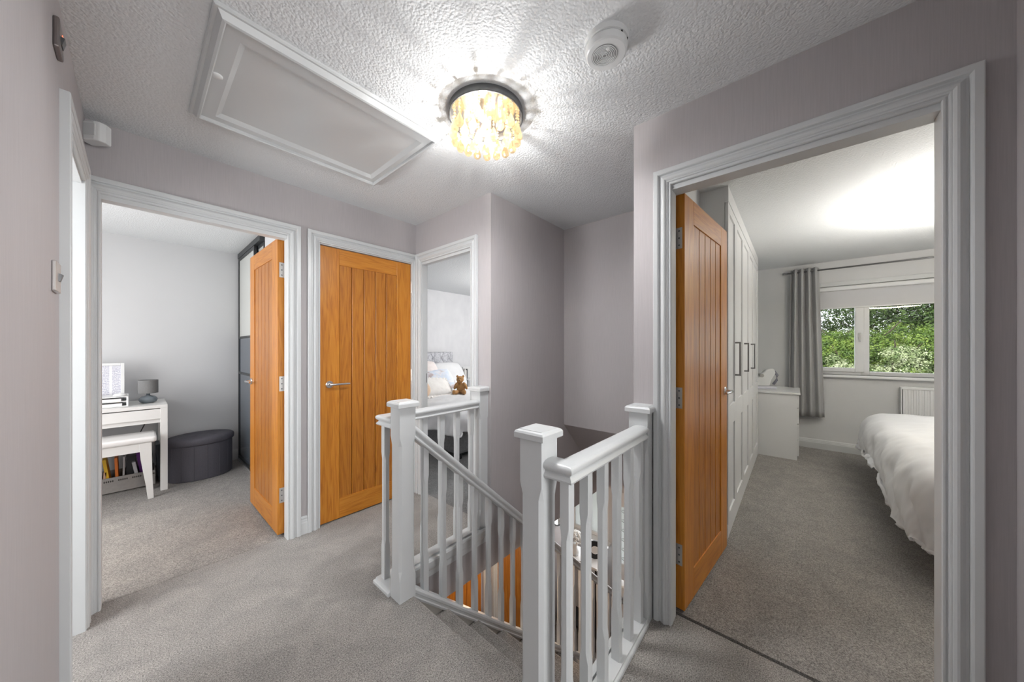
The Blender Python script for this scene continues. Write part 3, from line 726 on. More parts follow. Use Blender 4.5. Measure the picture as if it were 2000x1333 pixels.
# sliding wardrobe (front plane x=.755)
t = thing('sliding_wardrobe', 'floor to ceiling sliding wardrobe with charcoal frame and grey and white panels', 'wardrobe', (.78, 4.3, -.012))
WX = .765
obj('top_track', box(WX-.005, WX+.07, 3.80, 4.815, CZ-.055, CZ-.001), charcoal, t, bev=.002)
obj('floor_track', box(WX-.008, WX+.07, 3.80, 4.815, -.012, .006), M('silver_track', (.6,.61,.62), .3, .8), t)
for k, (ya, yb, off) in enumerate([(4.05, 4.812, 0), (3.30, 4.08, .03)]):
    yb2 = yb; ya2 = max(ya, 3.81)
    fr = bmesh.new()
    xa = WX+off
    add_wall(fr, 'x', xa, xa+.022, ya2, yb2, .010, CZ-.056, [(ya2+.026, yb2-.026, .04, CZ-.085)])
    for z_ in (.975, 1.375): add_box(fr, xa+.001, xa+.021, ya2+.026, yb2-.026, z_-.012, z_+.012)
    dd = obj('sliding_door', fr, charcoal, t)
    for z0_, z1_, mm in ((.04,.963,greyglass),(.987,1.363,greyglass),(1.387,CZ-.085,whiteglass)):
        obj('door_panel', box(xa+.008, xa+.014, ya2+.026, yb2-.026, z0_, z1_), mm, dd)
obj('back', box(WX+.075, WX+.09, 3.80, 4.815, 0, CZ-.001), charcoal, t)
# ================================================================== MAIN BEDROOM
t = thing('fitted_wardrobe', 'run of white shaker wardrobes along the main bedroom wall', 'wardrobe', (3.7, .45, -.012))
wy = .335
obj('carcass', box(2.57, 4.87, wy+.02, .94, .0, CZ-.001), furn2, t)
obj('cornice', box(2.565, 4.87, wy-.002, wy+.022, CZ-.10, CZ-.001), furn2, t, bev=.001)
obj('plinth', box(2.57, 4.87, wy+.002, wy+.02, -.012, .075), furn2, t)
seams = [2.572, 2.96, 3.42, 3.88, 4.34, 4.865]
hxs = [2.905, 3.47, 4.03]
for a, b in zip(seams, seams[1:]):
    a += .0025; b -= .0025; z0_, z1_ = .08, CZ-.104; zm0, zm1 = .72, .86; sw = .06
    bm = bmesh.new()
    add_wall(bm, 'y', wy, wy+.018, a, b, z0_, z1_, [(a+sw, b-sw, z0_+sw, z1_-sw)])
    add_box(bm, a+sw, b-sw, wy+.0005, wy+.0175, zm0, zm1)
    add_box(bm, a+sw-.001, b-sw+.001, wy+.010, wy+.016, z0_+sw-.001, z1_-sw+.001)
    d = obj('door', bm, furn2, t, bev=.0012)
for hx in hxs:
    bm = bmesh.new(); y_ = wy-.035
    add_box(bm, hx-.006, hx+.006, y_, y_+.010, 1.05, 1.30); add_box(bm, hx-.006, hx+.006, y_+.010, wy, 1.288, 1.30); add_box(bm, hx-.006, hx+.006, y_+.010, wy, 1.05, 1.062)
    obj('handle', bm, M('pewter', (.22,.22,.22), .35, .8), t, bev=.001)
# dressing table
t = thing('drawer_unit', 'white drawer unit with an overhanging top between wardrobe and window', 'drawers', (5.25, .17, -.012))
obj('top', box(4.872, 5.62, -.045, .50, .728, .750), furn2, t, bev=.002)
obj('side_panel', box(4.885, 4.905, -.018, .50, -.012, .728), furn2, t, bev=.001)
obj('side_panel', box(5.598, 5.618, -.018, .50, -.012, .728), furn2, t, bev=.001)
for i, (a, b) in enumerate([(.58,.72), (.40,.57), (.22,.39), (.03,.21)]):
    obj('drawer', box(4.908, 5.595, -.034, .48, a, b), furn2, t, bev=.002)
# steam iron on top
t = thing('steam_iron', 'white and lilac steam iron standing on its base on the drawer unit', 'iron', (5.16, .30, .75), R(110))
obj('docking_base', prism([(-.12,-.06),(.11,-.07),(.14,0),(.11,.07),(-.12,.06)], 'z', 0, .035), M('pale_lilac', (.62,.62,.70), .3), t, local=True, bev=.01, seg=3)
bm = bmesh.new()
pr = [(.10,.030),(.115,.06),(.06,.15),(-.02,.235),(-.075,.26),(-.10,.245),(-.115,.20),(-.07,.11),(-.05,.035)]
add_prism(bm, pr, 'y', -.042, .042); obj('iron_body', bm, plastic, t, local=True, bev=.014, seg=3)
obj('iron_handle', tube([(-.11,0,.22),(-.14,0,.17),(-.135,0,.11),(-.10,0,.055)], .014, 10), M('grey_lilac_grip', (.22,.22,.27), .5), t, local=True, smooth=True)
obj('dial', lathe([(0,-.05),(.022,-.05),(.022,.05),(0,.05)], cx=.03, cz=.165, n=18, axis='y'), M('warm_grey_dial', (.40,.39,.38), .4), t, local=True)
cb = obj('iron_cable', tube([(5.13,.42,.93),(5.12,.46,.98),(5.08,.49,.97),(5.06,.492,.90),(5.05,.495,.755)], .004, 8), M('grey_flex', (.2,.2,.2), .6), smooth=True); tag(cb, 'grey flex of the steam iron looping down behind it', 'cable')
# window
t = thing('window_1', 'white framed two-light window over the hedge', 'window', (5.76, -1.2, .93), struct=True)
wm = M('white_upvc', (.82,.83,.84), .25)
xf0, xf1 = 5.72, 5.79
y0w, y1w, z0w, z1w = WIN
fb = bmesh.new()
add_wall(fb, 'x', xf0, xf1, y0w+.001, y1w-.001, z0w+.001, z1w-.001, [(y0w+.05, -1.72, z0w+.045, z1w-.06), (-1.66, -.668, z0w+.045, z1w-.06), (-.60, y1w-.05, z0w+.045, z1w-.06)])
obj('window_frame', fb, wm, t, bev=.004)
fb = bmesh.new(); add_wall(fb, 'x', xf0-.012, xf1-.01, -.625, y1w-.035, z0w+.035, z1w-.045, [(-.548, y1w-.09, z0w+.085, z1w-.1)])
sash = obj('sash', fb, wm, t, bev=.005)
glass = bpy.data.materials.new('window_glass'); glass.use_nodes = True
def build_glass():
    N, L = glass.node_tree.nodes, glass.node_tree.links; N.clear()
    out = N.new('ShaderNodeOutputMaterial'); a = N.new('ShaderNodeBsdfTransparent'); a.inputs[0].default_value = (.97,.98,.98,1)
    g = N.new('ShaderNodeBsdfGlossy'); g.inputs['Roughness'].default_value = 0.0; fr = N.new('ShaderNodeFresnel'); fr.inputs[0].default_value = 1.5
    m = N.new('ShaderNodeMixShader'); L.new(fr.outputs[0], m.inputs[0]); L.new(a.outputs[0], m.inputs[1]); L.new(g.outputs[0], m.inputs[2]); L.new(m.outputs[0], out.inputs[0])
build_glass()
obj('pane', box(5.750, 5.756, -.55, y1w-.088, z0w+.083, z1w-.098), glass, t)
obj('pane', box(5.750, 5.756, -1.662, -.666, z0w+.043, z1w-.058), glass, t)
obj('pane', box(5.750, 5.756, y0w+.048, -1.718, z0w+.043, z1w-.058), glass, t)
bm = bmesh.new(); add_box(bm, xf0-.024, xf0-.012, -.597, -.575, 1.37, 1.44); add_box(bm, xf0-.034, xf0-.024, -.592, -.580, 1.33, 1.43)
obj('window_handle', bm, chrome, sash, bev=.002)
o = struct('trim_16', box(5.595, 5.722, y0w-.05, y1w+.05, z0w-.032, z0w), wm, bev=.008)
bm = ring = bmesh.new(); add_wall(bm, 'x', 5.632, 5.641, y0w-.045, y1w+.045, z0w, z1w+.05, [(y0w, y1w, z0w-.001, z1w)])
struct('trim_17', bm, white, bev=.002)
t = thing('roller_blind', 'white roller blind drawn a little way down over the window', 'blind', (5.69, -1.2, z1w))
obj('cassette', box(5.66, 5.715, y0w+.01, y1w-.01, z1w-.055, z1w-.002), wm, t, bev=.012, seg=3)
bl = M('blind_fabric', (.72,.72,.74), .8)
obj('fabric', box(5.698, 5.700, y0w+.02, y1w-.02, 1.76, z1w-.05), bl, t)
obj('bottom_bar', box(5.692, 5.706, y0w+.02, y1w-.02, 1.745, 1.762), wm, t, bev=.003)
# curtain rail + curtain
t = thing('curtain_pole', 'thin grey metal curtain pole across the top of the bedroom window', 'curtain pole', (5.545, -1.2, 2.22))
pole = M('pewter_pole', (.22,.22,.225), .35, .8)
obj('pole', tube([(5.545,.10,2.222),(5.545,-2.6,2.222)], .009, 12), pole, t, smooth=True)
obj('finial', lathe([(0,0),(.013,0),(.013,.05),(0,.05)], cx=5.545, cy=.075, cz=2.222, n=14, axis='y'), pole, t)
for yy in (.03, -1.15, -2.55): obj('bracket', box(5.545, 5.64, yy-.006, yy+.006, 2.205, 2.222), pole, t)
for yy in (.07,-.35, ): pass
cur = noisy('grey_curtain_fabric', (.42,.42,.425), (.46,.46,.465), 120, rough=.9, bs=.1)
bm = bmesh.new(); n = 120; rows = []
for j in range(26):
    f = j/25; z = 2.262 - f*(2.262-.40); row = []
    spread = .0+.07*f
    for i in range(n+1):
        s = i/n; y = (.045+.02*f) - s*(.27+spread)
        ph = s*4.3*2*math.pi; x = 5.545 + (.036-.006*f)*math.sin(ph+.25*math.sin(3*f)) + .008*math.sin(ph*.5+f*2)
        row.append(bm.verts.new((x, y, z)))
    rows.append(row)
for a, b in zip(rows, rows[1:]):
    for i in range(n): bm.faces.new((a[i], a[i+1], b[i+1], b[i]))
o = obj('curtain', bm, cur, smooth=True); o.modifiers.new('solid','SOLIDIFY').thickness = .003; tag(o, 'grey pleated curtain hanging at the left side of the bedroom window', 'curtain')
# radiator
t = thing('radiator', 'white panel radiator below the bedroom window', 'radiator', (5.58, -1.6, .12))
bm = bmesh.new(); yy = -.90; n = 40; W_ = 1.35
pts = [(5.615, -.895)]
k = 0
while yy > -.90-W_:
    pts += [(5.552,yy),(5.552,yy-.018),(5.560,yy-.022),(5.560,yy-.034)]; yy -= .038
pts += [(5.615, yy)]
add_prism(bm, pts, 'z', .17, .80); obj('panel', bm, wm, t)
obj('top_grille', box(5.550, 5.62, yy-.003, -.892, .80, .828), wm, t, bev=.004); obj('side_cover', box(5.550, 5.62, -.893, -.885, .16, .825), wm, t, bev=.002)
obj('valve', tube([(5.60,-.875,.14),(5.60,-.875,.22),(5.60,-.89,.22)], .012, 10), chrome, t, smooth=True)
for yq in (-1.1, -2.0): obj('bracket', box(5.615, 5.639, yq-.02, yq+.02, .3, .7), wm, t)
bm = tube([(5.60,-.875,-.012),(5.60,-.875,.15)], .0075, 8); obj('pipe', bm, wm, t)
# bed with duvet
def fbm(x, y, z=0): return noise.fractal(Vector((x, y, z)), 1.0, 2.0, 4)
t = thing('double_bed', 'double bed with splayed dark legs in the main bedroom', 'bed', (3.85, -1.5, -.012))
bedfab = noisy('grey_taupe_fabric', (.17,.16,.155), (.20,.19,.18), 150, rough=.9)
obj('bed_base', box(2.95, 4.86, -2.25, -.70, .20, .34), bedfab, t, bev=.02)
obj('mattress', box(2.95, 4.86, -2.25, -.69, .342, .53), satin, t, bev=.05, seg=3)
for lx, ly in ((4.80,-.73),(3.0,-.73),(4.80,-2.2),(3.0,-2.2)):
    obj('leg', prism([(lx-.03,.20),(lx+.03,.20),(lx+.012,-.012),(lx-.012,-.012)], 'y', ly-.03, ly+.025), M('dark_leg', (.03,.025,.02), .4), t)
def duvet(name, label, x0, x1, y0, y1, top, hem, puff, mat, sides, seed, res=.03, hemvar=.05, rad=.10, crown=.06, hl=None, fold_a=.030):
    """cloth over a block x0..x1,y0..y1; sides = set of 'x-','x+','y-','y+' that hang"""
    bm = bmesh.new(); H = top-hem
    ex = {k: (H if k in sides else 0) for k in ('x-','x+','y-','y+')}
    nx = int((x1-x0+ex['x-']+ex['x+'])/res); ny = int((y1-y0+ex['y-']+ex['y+'])/res)
    g = {}
    for i in range(nx+1):
        for j in range(ny+1):
            u = x0-ex['x-'] + (x1-x0+ex['x-']+ex['x+'])*i/nx; v = y0-ex['y-'] + (y1-y0+ex['y-']+ex['y+'])*j/ny
            du = max(x0-u, 0, u-x1); dv = max(y0-v, 0, v-y1); sgx = -1 if u < x0 else 1; sgy = -1 if v < y0 else 1
            cx_ = min(max(u, x0), x1); cy_ = min(max(v, y0), y1)
            r = math.hypot(du, dv)
            if r > 1e-6:
                dxn, dyn = sgx*du/r, sgy*dv/r
                a = min(r/rad, math.pi/2); out = rad*math.sin(a); down = rad*(1-math.cos(a)) + max(0, r-rad*math.pi/2)
                s = (u*.9+v*1.3)
                fold = fold_a*math.sin(s*17+3*fbm(u*1.3, v*1.3, seed)) + .016*fbm(u*4, v*4, seed+3) + .014*fbm(u*13, v*7, seed+5)
                k = min(1, down/.25)
                out += fold*k + .03*k
                x = cx_+dxn*out; y = cy_+dyn*out; HH = (top-hl(x)) if hl else H; z = top-min(down, HH*(1-hemvar*1.6*(fbm(u*1.7, v*1.7, seed+7)+.3)))
            else:
                x, y, z = u, v, top
            ed = min(1e9 if 'x-' not in sides else u-x0, 1e9 if 'x+' not in sides else x1-u, 1e9 if 'y-' not in sides else v-y0, 1e9 if 'y+' not in sides else y1-v)
            z += crown*(1-math.exp(-max(ed, 0)/.18)) + puff*fbm(u*2.6, v*2.6, seed) + puff*.5*fbm(u*8, v*8, seed+2)
            g[i, j] = bm.verts.new((x, y, z))
    for i in range(nx):
        for j in range(ny): bm.faces.new((g[i,j], g[i+1,j], g[i+1,j+1], g[i,j+1]))
    o = obj(name, bm, mat, smooth=True, sub=1); tag(o, label, 'duvet'); s = o.modifiers.new('solid', 'SOLIDIFY'); s.thickness = .02; s.offset = -1
    return o
duvet('duvet', 'white rumpled duvet hanging over the double bed in the main bedroom', 2.93, 4.89, -2.3, -.69, .60, .06, .014, satin, {'x-','x+','y+'}, 1.7, hemvar=.10, rad=.17, fold_a=.012, res=.022, hl=lambda x: .10+.15*min(1, max(0, (x-3.30)/.25)))
# ring lamp
ring = bpy.data.materials.new('lit_ring'); ring.use_nodes = True
rb = ring.node_tree.nodes['Principled BSDF']; rb.inputs['Emission Color'].default_value = (1,.85,.6,1); rb.inputs['Emission Strength'].default_value = 30
t = thing('ring_ceiling_lamp', 'glowing ring ceiling lamp in the main bedroom, seen reflected in the window pane', 'ceiling lamp', (3.65, -1.15, CZ))
bm = bmesh.new(); n = 64; m_ = 8; rr = []
for i in range(n):
    a = 2*math.pi*i/n; rr.append([bm.verts.new((3.65+(.31+.012*math.cos(2*math.pi*k/m_))*math.cos(a), -1.15+(.31+.012*math.cos(2*math.pi*k/m_))*math.sin(a), 1.93+.012*math.sin(2*math.pi*k/m_))) for k in range(m_)])
for i in range(n):
    for k in range(m_): bm.faces.new((rr[i][k], rr[i][(k+1)%m_], rr[(i+1)%n][(k+1)%m_], rr[(i+1)%n][k]))
obj('ring_tube', bm, ring, t, smooth=True)
obj('ceiling_rose', lathe([(0,CZ-.03),(.06,CZ-.03),(.06,CZ),(0,CZ)], cx=3.65, cy=-1.15, n=24), plastic, t)
bm = bmesh.new()
for a in (0, 2.09, 4.19): add_tube(bm, [(3.65+.03*math.cos(a), -1.15+.03*math.sin(a), CZ-.03), (3.65+.31*math.cos(a), -1.15+.31*math.sin(a), 1.935)], .003, 6)
obj('suspension', bm, chrome, t)
pd = bpy.data.lights.new('ring_uplight_fill', 'AREA'); pd.shape = 'DISK'; pd.size = 1.2; pd.energy = 25; pd.color = (1,.985,.965)  # unseen upward disc below the ring, added to brighten the bedroom ceiling
po = bpy.data.objects.new('ring_uplight_fill', pd); po.location = (3.65, -1.15, 1.80); po.rotation_euler = (R(180), 0, 0); C.objects.link(po)
pd = bpy.data.lights.new('girls_room_lamp', 'POINT'); pd.energy = 29; pd.shadow_soft_size = .12; pd.color = (1,.98,.95)
po = bpy.data.objects.new('girls_room_lamp', pd); po.location = (3.95, 3.1, 1.88); C.objects.link(po)
# ================================================================== GIRLS' ROOM
t = thing('upholstered_bed', 'grey upholstered bed with a silver tufted headboard in the small far bedroom', 'bed', (3.1, 3.9, -.012))
velvet = noisy('crushed_silver_velvet', (.36,.365,.40), (.70,.70,.73), 60, rough=.45, lo=.38, hi=.62, detail=6, dist=.8)
obj('bed_base', box(2.36, 3.88, 2.86, 4.85, .05, .36), noisy('grey_chenille', (.16,.16,.165), (.22,.22,.225), 60, rough=.9), t, bev=.03)
obj('mattress', box(2.37, 3.87, 2.87, 4.84, .362, .54), satin, t, bev=.05)
bm = bmesh.new(); n1, n2 = 150, 90; hx0_, hx1_, hz0_, hz1_ = 2.32, 3.905, .30, 1.165; g = {}
btn = []
for r_ in range(5):
    for c_ in range(9):
        btn.append((hx1_-.09-c_*.18-(.09 if r_ % 2 else 0), hz1_-.09-r_*.15))
for i in range(n1+1):
    for j in range(n2+1):
        x = hx0_+(hx1_-hx0_)*i/n1; z = hz0_+(hz1_-hz0_)*j/n2; d = 0
        for bx, bz in btn:
            dd = math.hypot(x-bx, z-bz); d += .05*math.exp(-dd/.035)
        qa, qb = (x-(hx1_-.09))/.18, (z-(hz1_-.09))/.30
        for q in (qa+qb, qa-qb): d += .022*math.exp(-abs(q-round(q))/.07)
        e = min(x-hx0_, hx1_-x, hz1_-z); d += .04*math.exp(-e/.02)
        g[i,j] = bm.verts.new((x, 4.865+d, z))
for i in range(n1):
    for j in range(n2): bm.faces.new((g[i,j], g[i+1,j], g[i+1,j+1], g[i,j+1]))
ho = obj('headboard', bm, velvet, t, smooth=True); ho.modifiers.new('solid','SOLIDIFY').thickness = .03
bm = bmesh.new()
for bx, bz in btn: add_ell(bm, Vector((bx, 4.910, bz)), (.010,.006,.010), seg=10)
obj('button', bm, velvet, ho, smooth=True)
for lx in (2.42, 3.82):
    for ly in (2.92, 4.8): obj('foot', box(lx-.03, lx+.03, ly-.03, ly+.03, -.012, .055), black, t)
duvet('duvet', 'white duvet over the grey upholstered bed in the small far bedroom', 2.34, 3.90, 2.83, 4.35, .565, .27, .015, satin, {'x-','x+','y-'}, 5.1, hemvar=.25, rad=.08, crown=.03)
def pillow(name, label, c, s, rot, mat, frill=0, group=None):
    bm = bmesh.new(); n = 26; fr = {}
    for side in (1, -1):
        for i in range(n+1):
            for j in range(n+1):
                u, v = 2*i/n-1, 2*j/n-1
                th = (max(0, 1-abs(u)**2.6)*max(0, 1-abs(v)**2.6))**.45
                pin = 1-.07*(abs(u)*abs(v))**2 - .03*(1-abs(v))*abs(u)**4
                zz = side*th*(1+.12*fbm(u*2, v*2, s[0]*9+side))
                e = (u*s[0]*pin, zz*s[2], v*s[1]*pin)
                if abs(u) > .999 or abs(v) > .999:
                    if (i, j) in fr: g[side, i, j] = fr[i, j]; continue
                    fr[i, j] = g[side, i, j] = bm.verts.new(e)
                else: g[side, i, j] = bm.verts.new(e)
    for side in (1, -1):
        for i in range(n):
            for j in range(n):
                q = (g[side,i,j], g[side,i+1,j], g[side,i+1,j+1], g[side,i,j+1])
                try: bm.faces.new(q if side > 0 else q[::-1])
                except ValueError: pass
    if frill:
        k = 120; pin_, pout = [], []
        for i in range(k):
            a = i/k*4; sd_ = int(a); f = a-sd_; P = [(-1+2*f,-1),(1,-1+2*f),(1-2*f,1),(-1,1-2*f)][sd_]
            m_ = max(abs(P[0]), abs(P[1])); pin_.append(bm.verts.new((P[0]*s[0]*.93, 0, P[1]*s[1]*.93)))
            o_ = .045; L_ = math.hypot(*P); pout.append(bm.verts.new((P[0]*s[0]*.95+P[0]/L_*o_, .014*math.sin(i*1.9), P[1]*s[1]*.95+P[1]/L_*o_)))
        for i in range(k): bm.faces.new((pin_[i], pin_[(i+1)%k], pout[(i+1)%k], pout[i]))
    bm.transform(Matrix.Translation(c) @ Matrix.Rotation(rot[2], 4, 'Z') @ Matrix.Rotation(rot[0], 4, 'X') @ Matrix.Rotation(rot[1], 4, 'Y'))
    o = obj(name, bm, mat, smooth=True); tag(o, label, 'pillow', group); return o
pinkw = noisy('blush_cotton', (.78,.70,.68), (.84,.78,.76), 14, rough=.8, bs=.6, bd=.01)
frillm = noisy('cream_cotton', (.80,.77,.74), (.85,.83,.80), 18, rough=.8, bs=.5, bd=.008)
patch = M('pastel_printed_cotton', (.7,.75,.8), .8)
tp_ = tex_noise(patch, 7, (1,1,1), 2, 1.0)
rp_ = ramp(patch, tp_.outputs['Fac'], [(.36,(.80,.80,.83)),(.47,(.60,.68,.80)),(.53,(.74,.75,.80)),(.62,(.50,.43,.44))]); col(patch, rp_.outputs[0])
pillow('pillow', 'plain white pillow propped against the tufted headboard behind the teddy bear', (3.50, 4.50, .80), (.36,.24,.10), (R(-35),0,R(0)), satin)
pillow('pillow', 'blush ruched pillow at the left of the far bed', (2.93, 4.42, .83), (.33,.25,.11), (R(-30),0,R(0)), pinkw)
pillow('cushion', 'pastel blue printed cushion in the middle of the pillows', (2.98, 4.08, .76), (.30,.19,.08), (R(-38),R(-8),R(-6)), patch)
pillow('cushion', 'cream frilled cushion at the front of the pillows', (2.72, 3.80, .71), (.27,.13,.08), (R(-40),R(3),R(4)), frillm, frill=1)
# tan round cushion, black item
o = obj('cushion', lathe([(0,-.05),(.09,-.045),(.12,-.02),(.125,0),(.12,.02),(.09,.045),(0,.05)], n=28, axis='y'), noisy('tan_plush', (.66,.48,.34), (.74,.56,.42), 40, rough=.9), smooth=True)
o.data.transform(Matrix.Translation((2.40, 3.62, .73)) @ Matrix.Rotation(R(-30), 4, 'X')); tag(o, 'round tan plush cushion in front of the frilled cushion', 'pillow')
# teddy
fur = noisy('tan_teddy_fur', (.34,.17,.06), (.50,.28,.12), 70, rough=.95, bs=.6, bd=.004)
t = thing('teddy_bear', 'tan teddy bear sitting on the far bed against the white pillow', 'soft toy', (3.12, 3.70, .585), R(-50))
bm = bmesh.new()
add_ell(bm, Vector((0,0,.085)), (.062,.055,.085)); add_ell(bm, Vector((-.01,-.01,.215)), (.055,.052,.050))
add_ell(bm, Vector((-.01,-.058,.203)), (.024,.022,.020))
for s in (-1, 1):
    add_ell(bm, Vector((-.01+s*.043,.005,.258)), (.019,.010,.019))
    add_ell(bm, Vector((s*.068,-.028,.125)), (.024,.026,.060), rot=Matrix.Rotation(R(s*-28), 3, 'Y').to_quaternion())
    add_ell(bm, Vector((s*.055,-.075,.035)), (.030,.068,.030), rot=Matrix.Rotation(R(s*18), 3, 'Z').to_quaternion())
    add_ell(bm, Vector((s*.075,-.140,.045)), (.026,.018,.034))
bo = obj('body', bm, fur, t, smooth=True, local=True)
rm = bo.modifiers.new('rm', 'REMESH'); rm.mode = 'VOXEL'; rm.voxel_size = .006; rm.use_smooth_shade = True
bm = bmesh.new(); add_ell(bm, Vector((-.01,-.080,.208)), (.008,.006,.006), seg=10)
for s in (-1,1): add_ell(bm, Vector((-.01+s*.02,-.056,.228)), (.0055,.0055,.0055), seg=10)
obj('eyes_and_nose', bm, black, t, smooth=True, local=True)
# bedside
t = thing('bedside_table', 'white bedside table beside the tufted headboard', 'bedside table', (4.22, 4.75, -.012))
obj('carcass', box(3.99, 4.46, 4.52, 4.98, .0, .66), furn2, t, bev=.004); obj('top', box(3.97, 4.48, 4.50, 4.99, .66, .685), furn2, t, bev=.003)
for z_ in (.08,.28,.48): obj('drawer', box(4.01, 4.44, 4.505, 4.519, z_, z_+.17), furn2, t, bev=.002)
for k, (x_, w_, h_, c_, tx) in enumerate([(4.005,.022,.17,(.45,.43,.40),'grey'),(4.030,.018,.19,(.75,.74,.72),'white'),(4.052,.022,.16,(.50,.48,.46),'taupe'),(4.077,.020,.185,(.12,.12,.13),'black')]):
    o = obj('book', box(x_, x_+w_, 4.66, 4.80, .6855, .6855+h_), M('book_'+tx, c_, .6), bev=.001); tag(o, tx+' book in the row on the far bedside table', 'book', 'books on the bedside table')
t = thing('potted_plant', 'tiny green succulent in a pot behind the books on the bedside table', 'plant', (4.04, 4.88, .685))
obj('pot', lathe([(0,0),(.03,0),(.038,.17),(.032,.17),(0,.165)], n=20), M('pot_grey', (.5,.49,.47), .6), t, smooth=True, local=True)
bm = bmesh.new(); random.seed(5)
for k in range(26):
    a = random.uniform(0, 6.28); e = random.uniform(.2,1.3); d = Vector((math.cos(a)*math.cos(e), math.sin(a)*math.cos(e), math.sin(e)))
    add_ell(bm, Vector((0,0,.175))+d*.035, (.007,.007,.03), rot=d.to_track_quat('Z','Y'), seg=8)
obj('foliage', bm, M('succulent_green', (.07,.16,.06), .5), t, smooth=True, local=True)
t = thing('letter_board', 'white framed board leaning on the bedside table', 'picture frame', (4.24, 4.84, .685))
bm = bmesh.new(); add_wall(bm, 'y', 4.83, 4.85, 4.125, 4.36, .686, .90, [(4.145, 4.34, .706, .88)]); obj('frame', bm, plastic, t, bev=.001)
obj('board', box(4.145, 4.34, 4.836, 4.846, .706, .88), M('board_white', (.7,.7,.69), .5), t)
# ================================================================== DOWNSTAIRS HALL
oak_door('door_4', 'oak door seen down in the hall behind the stair balusters', (2.50, 2.622, DZ+.005), R(180), .64, 1.955, -1, bolt=False)
oak_door('door_5', 'second oak door in the hall below, right of the white frame', (2.742, 2.622, DZ+.005), R(0), .66, 1.955, 1, bolt=False)
architrave('trim_18', 'y', 2.60, -1, 1.85, 2.51, -.75, z0=DZ); architrave('trim_19', 'y', 2.60, -1, 2.73, 3.41, -.75, z0=DZ)
pd = bpy.data.lights.new('hall_light', 'POINT'); pd.energy = 15; pd.shadow_soft_size = .08; pd.color = (1,.72,.48)
po = bpy.data.objects.new('hall_light', pd); po.location = (2.35, 2.15, -.50); C.objects.link(po)
t = thing('hall_ceiling_light', 'small round ceiling light in the hall below the landing', 'ceiling lamp', (2.35, 2.15, DCZ))
obj('lamp_shade', lathe([(0,DCZ),(.09,DCZ),(.09,DCZ-.05),(.05,DCZ-.07),(0,DCZ-.072)], cx=2.35, cy=2.15, n=28), bulbm if False else plastic, t, smooth=True)
t = thing('window_2', 'white framed obscured window beside the front door below', 'window', (4.4, 2.3, -1.47), struct=True)
fb = bmesh.new(); add_wall(fb, 'x', 4.38, 4.43, 1.981, 2.579, -1.469, -.421, [(2.03, 2.26, -1.42, -.47), (2.31, 2.53, -1.42, -.47)])
obj('window_frame', fb, wm, t, bev=.004)
obsc = bpy.data.materials.new('obscured_glass'); obsc.use_nodes = True
def build_obsc():
    N, L = obsc.node_tree.nodes, obsc.node_tree.links; N.clear()
    out = N.new('ShaderNodeOutputMaterial'); a = N.new('ShaderNodeBsdfTranslucent'); a.inputs[0].default_value = (.85,.87,.88,1)
    g = N.new('ShaderNodeBsdfDiffuse'); g.inputs[0].default_value = (.7,.71,.72,1); m = N.new('ShaderNodeMixShader'); m.inputs[0].default_value = .4
    L.new(a.outputs[0], m.inputs[1]); L.new(g.outputs[0], m.inputs[2]); L.new(m.outputs[0], out.inputs[0])
build_obsc()
for a, b in ((2.025, 2.265), (2.305, 2.535)): obj('pane', box(4.40, 4.406, a, b, -1.425, -.465), obsc, t)
struct('trim_20', box(4.23, 4.38, 1.94, 2.60, -1.50, -1.468), wm, bev=.006)
t = thing('door_6', 'white front door with leaded diamond glass in the hall below', 'door', (4.38, 1.47, DZ), struct=True)
fb = bmesh.new(); add_wall(fb, 'x', 4.36, 4.41, 1.055, 1.895, DZ+.002, -.722, [(1.13, 1.40, -1.70, -.92), (1.50, 1.82, -1.70, -.92)])
obj('leaf', fb, wm, t, bev=.003)
for a, b in ((1.13,1.40),(1.50,1.82)):
    p_ = obj('pane', box(4.38, 4.386, a-.003, b+.003, -1.703, -.917), obsc, t)
    bm = bmesh.new(); 
    for k in range(6):
        zc = -1.70+.13*k+.065
        add_tube(bm, [(4.376, a, zc), (4.376, (a+b)/2, zc+.065), (4.376, b, zc), (4.376, (a+b)/2, zc-.065), (4.376, a, zc)], .004, 6)
    obj('leading', bm, charcoal, p_)
t = thing('console_table', 'black framed console table with a white top in the hall below', 'table', (4.1, 2.25, DZ))
obj('top', box(3.93, 4.22, 1.95, 2.56, -1.655, -1.625), furn2, t, bev=.003)
for x_ in (3.945, 4.19):
    for y_ in (1.965, 2.53): obj('leg', box(x_-.014, x_+.014, y_-.014, y_+.014, DZ, -1.655), black, t)
obj('shelf', box(3.93, 4.22, 1.95, 2.56, -2.55, -2.52), black, t)
t = thing('vase_of_flowers', 'white round bouquet of flowers in a vase on the console table', 'flowers', (4.02, 2.32, -1.625))
obj('vase', lathe([(0,0),(.045,0),(.055,.05),(.03,.12),(.04,.16),(0,.15)], n=24), plastic, t, smooth=True, local=True)
bm = bmesh.new(); random.seed(8)
for k in range(170):
    a = random.uniform(0,6.28); e = random.uniform(-.3,1.5); r_ = .10
    add_ell(bm, Vector((r_*math.cos(a)*math.cos(e), r_*math.sin(a)*math.cos(e), .22+r_*math.sin(e))), (.015,.015,.012), seg=6)
obj('blossom', bm, noisy('white_petals', (.62,.62,.61), (.82,.82,.80), 60, rough=.8), t, smooth=True, local=True)
t = thing('hanging_mirror', 'round black rimmed mirror on the hall wall below', 'mirror', (4.06, 2.585, -1.06))
obj('rim', lathe([(.24,0),(.26,0),(.26,.018),(.24,.018),(.24,0)], cx=4.06, cy=2.575, cz=-1.06, n=48, axis='y'), black, t)
obj('mirror_glass', lathe([(0,.004),(.242,.004),(.242,.010),(0,.010)], cx=4.06, cy=2.575, cz=-1.06, n=48, axis='y'), M('mirror', (.9,.9,.9), .02, 1), t)
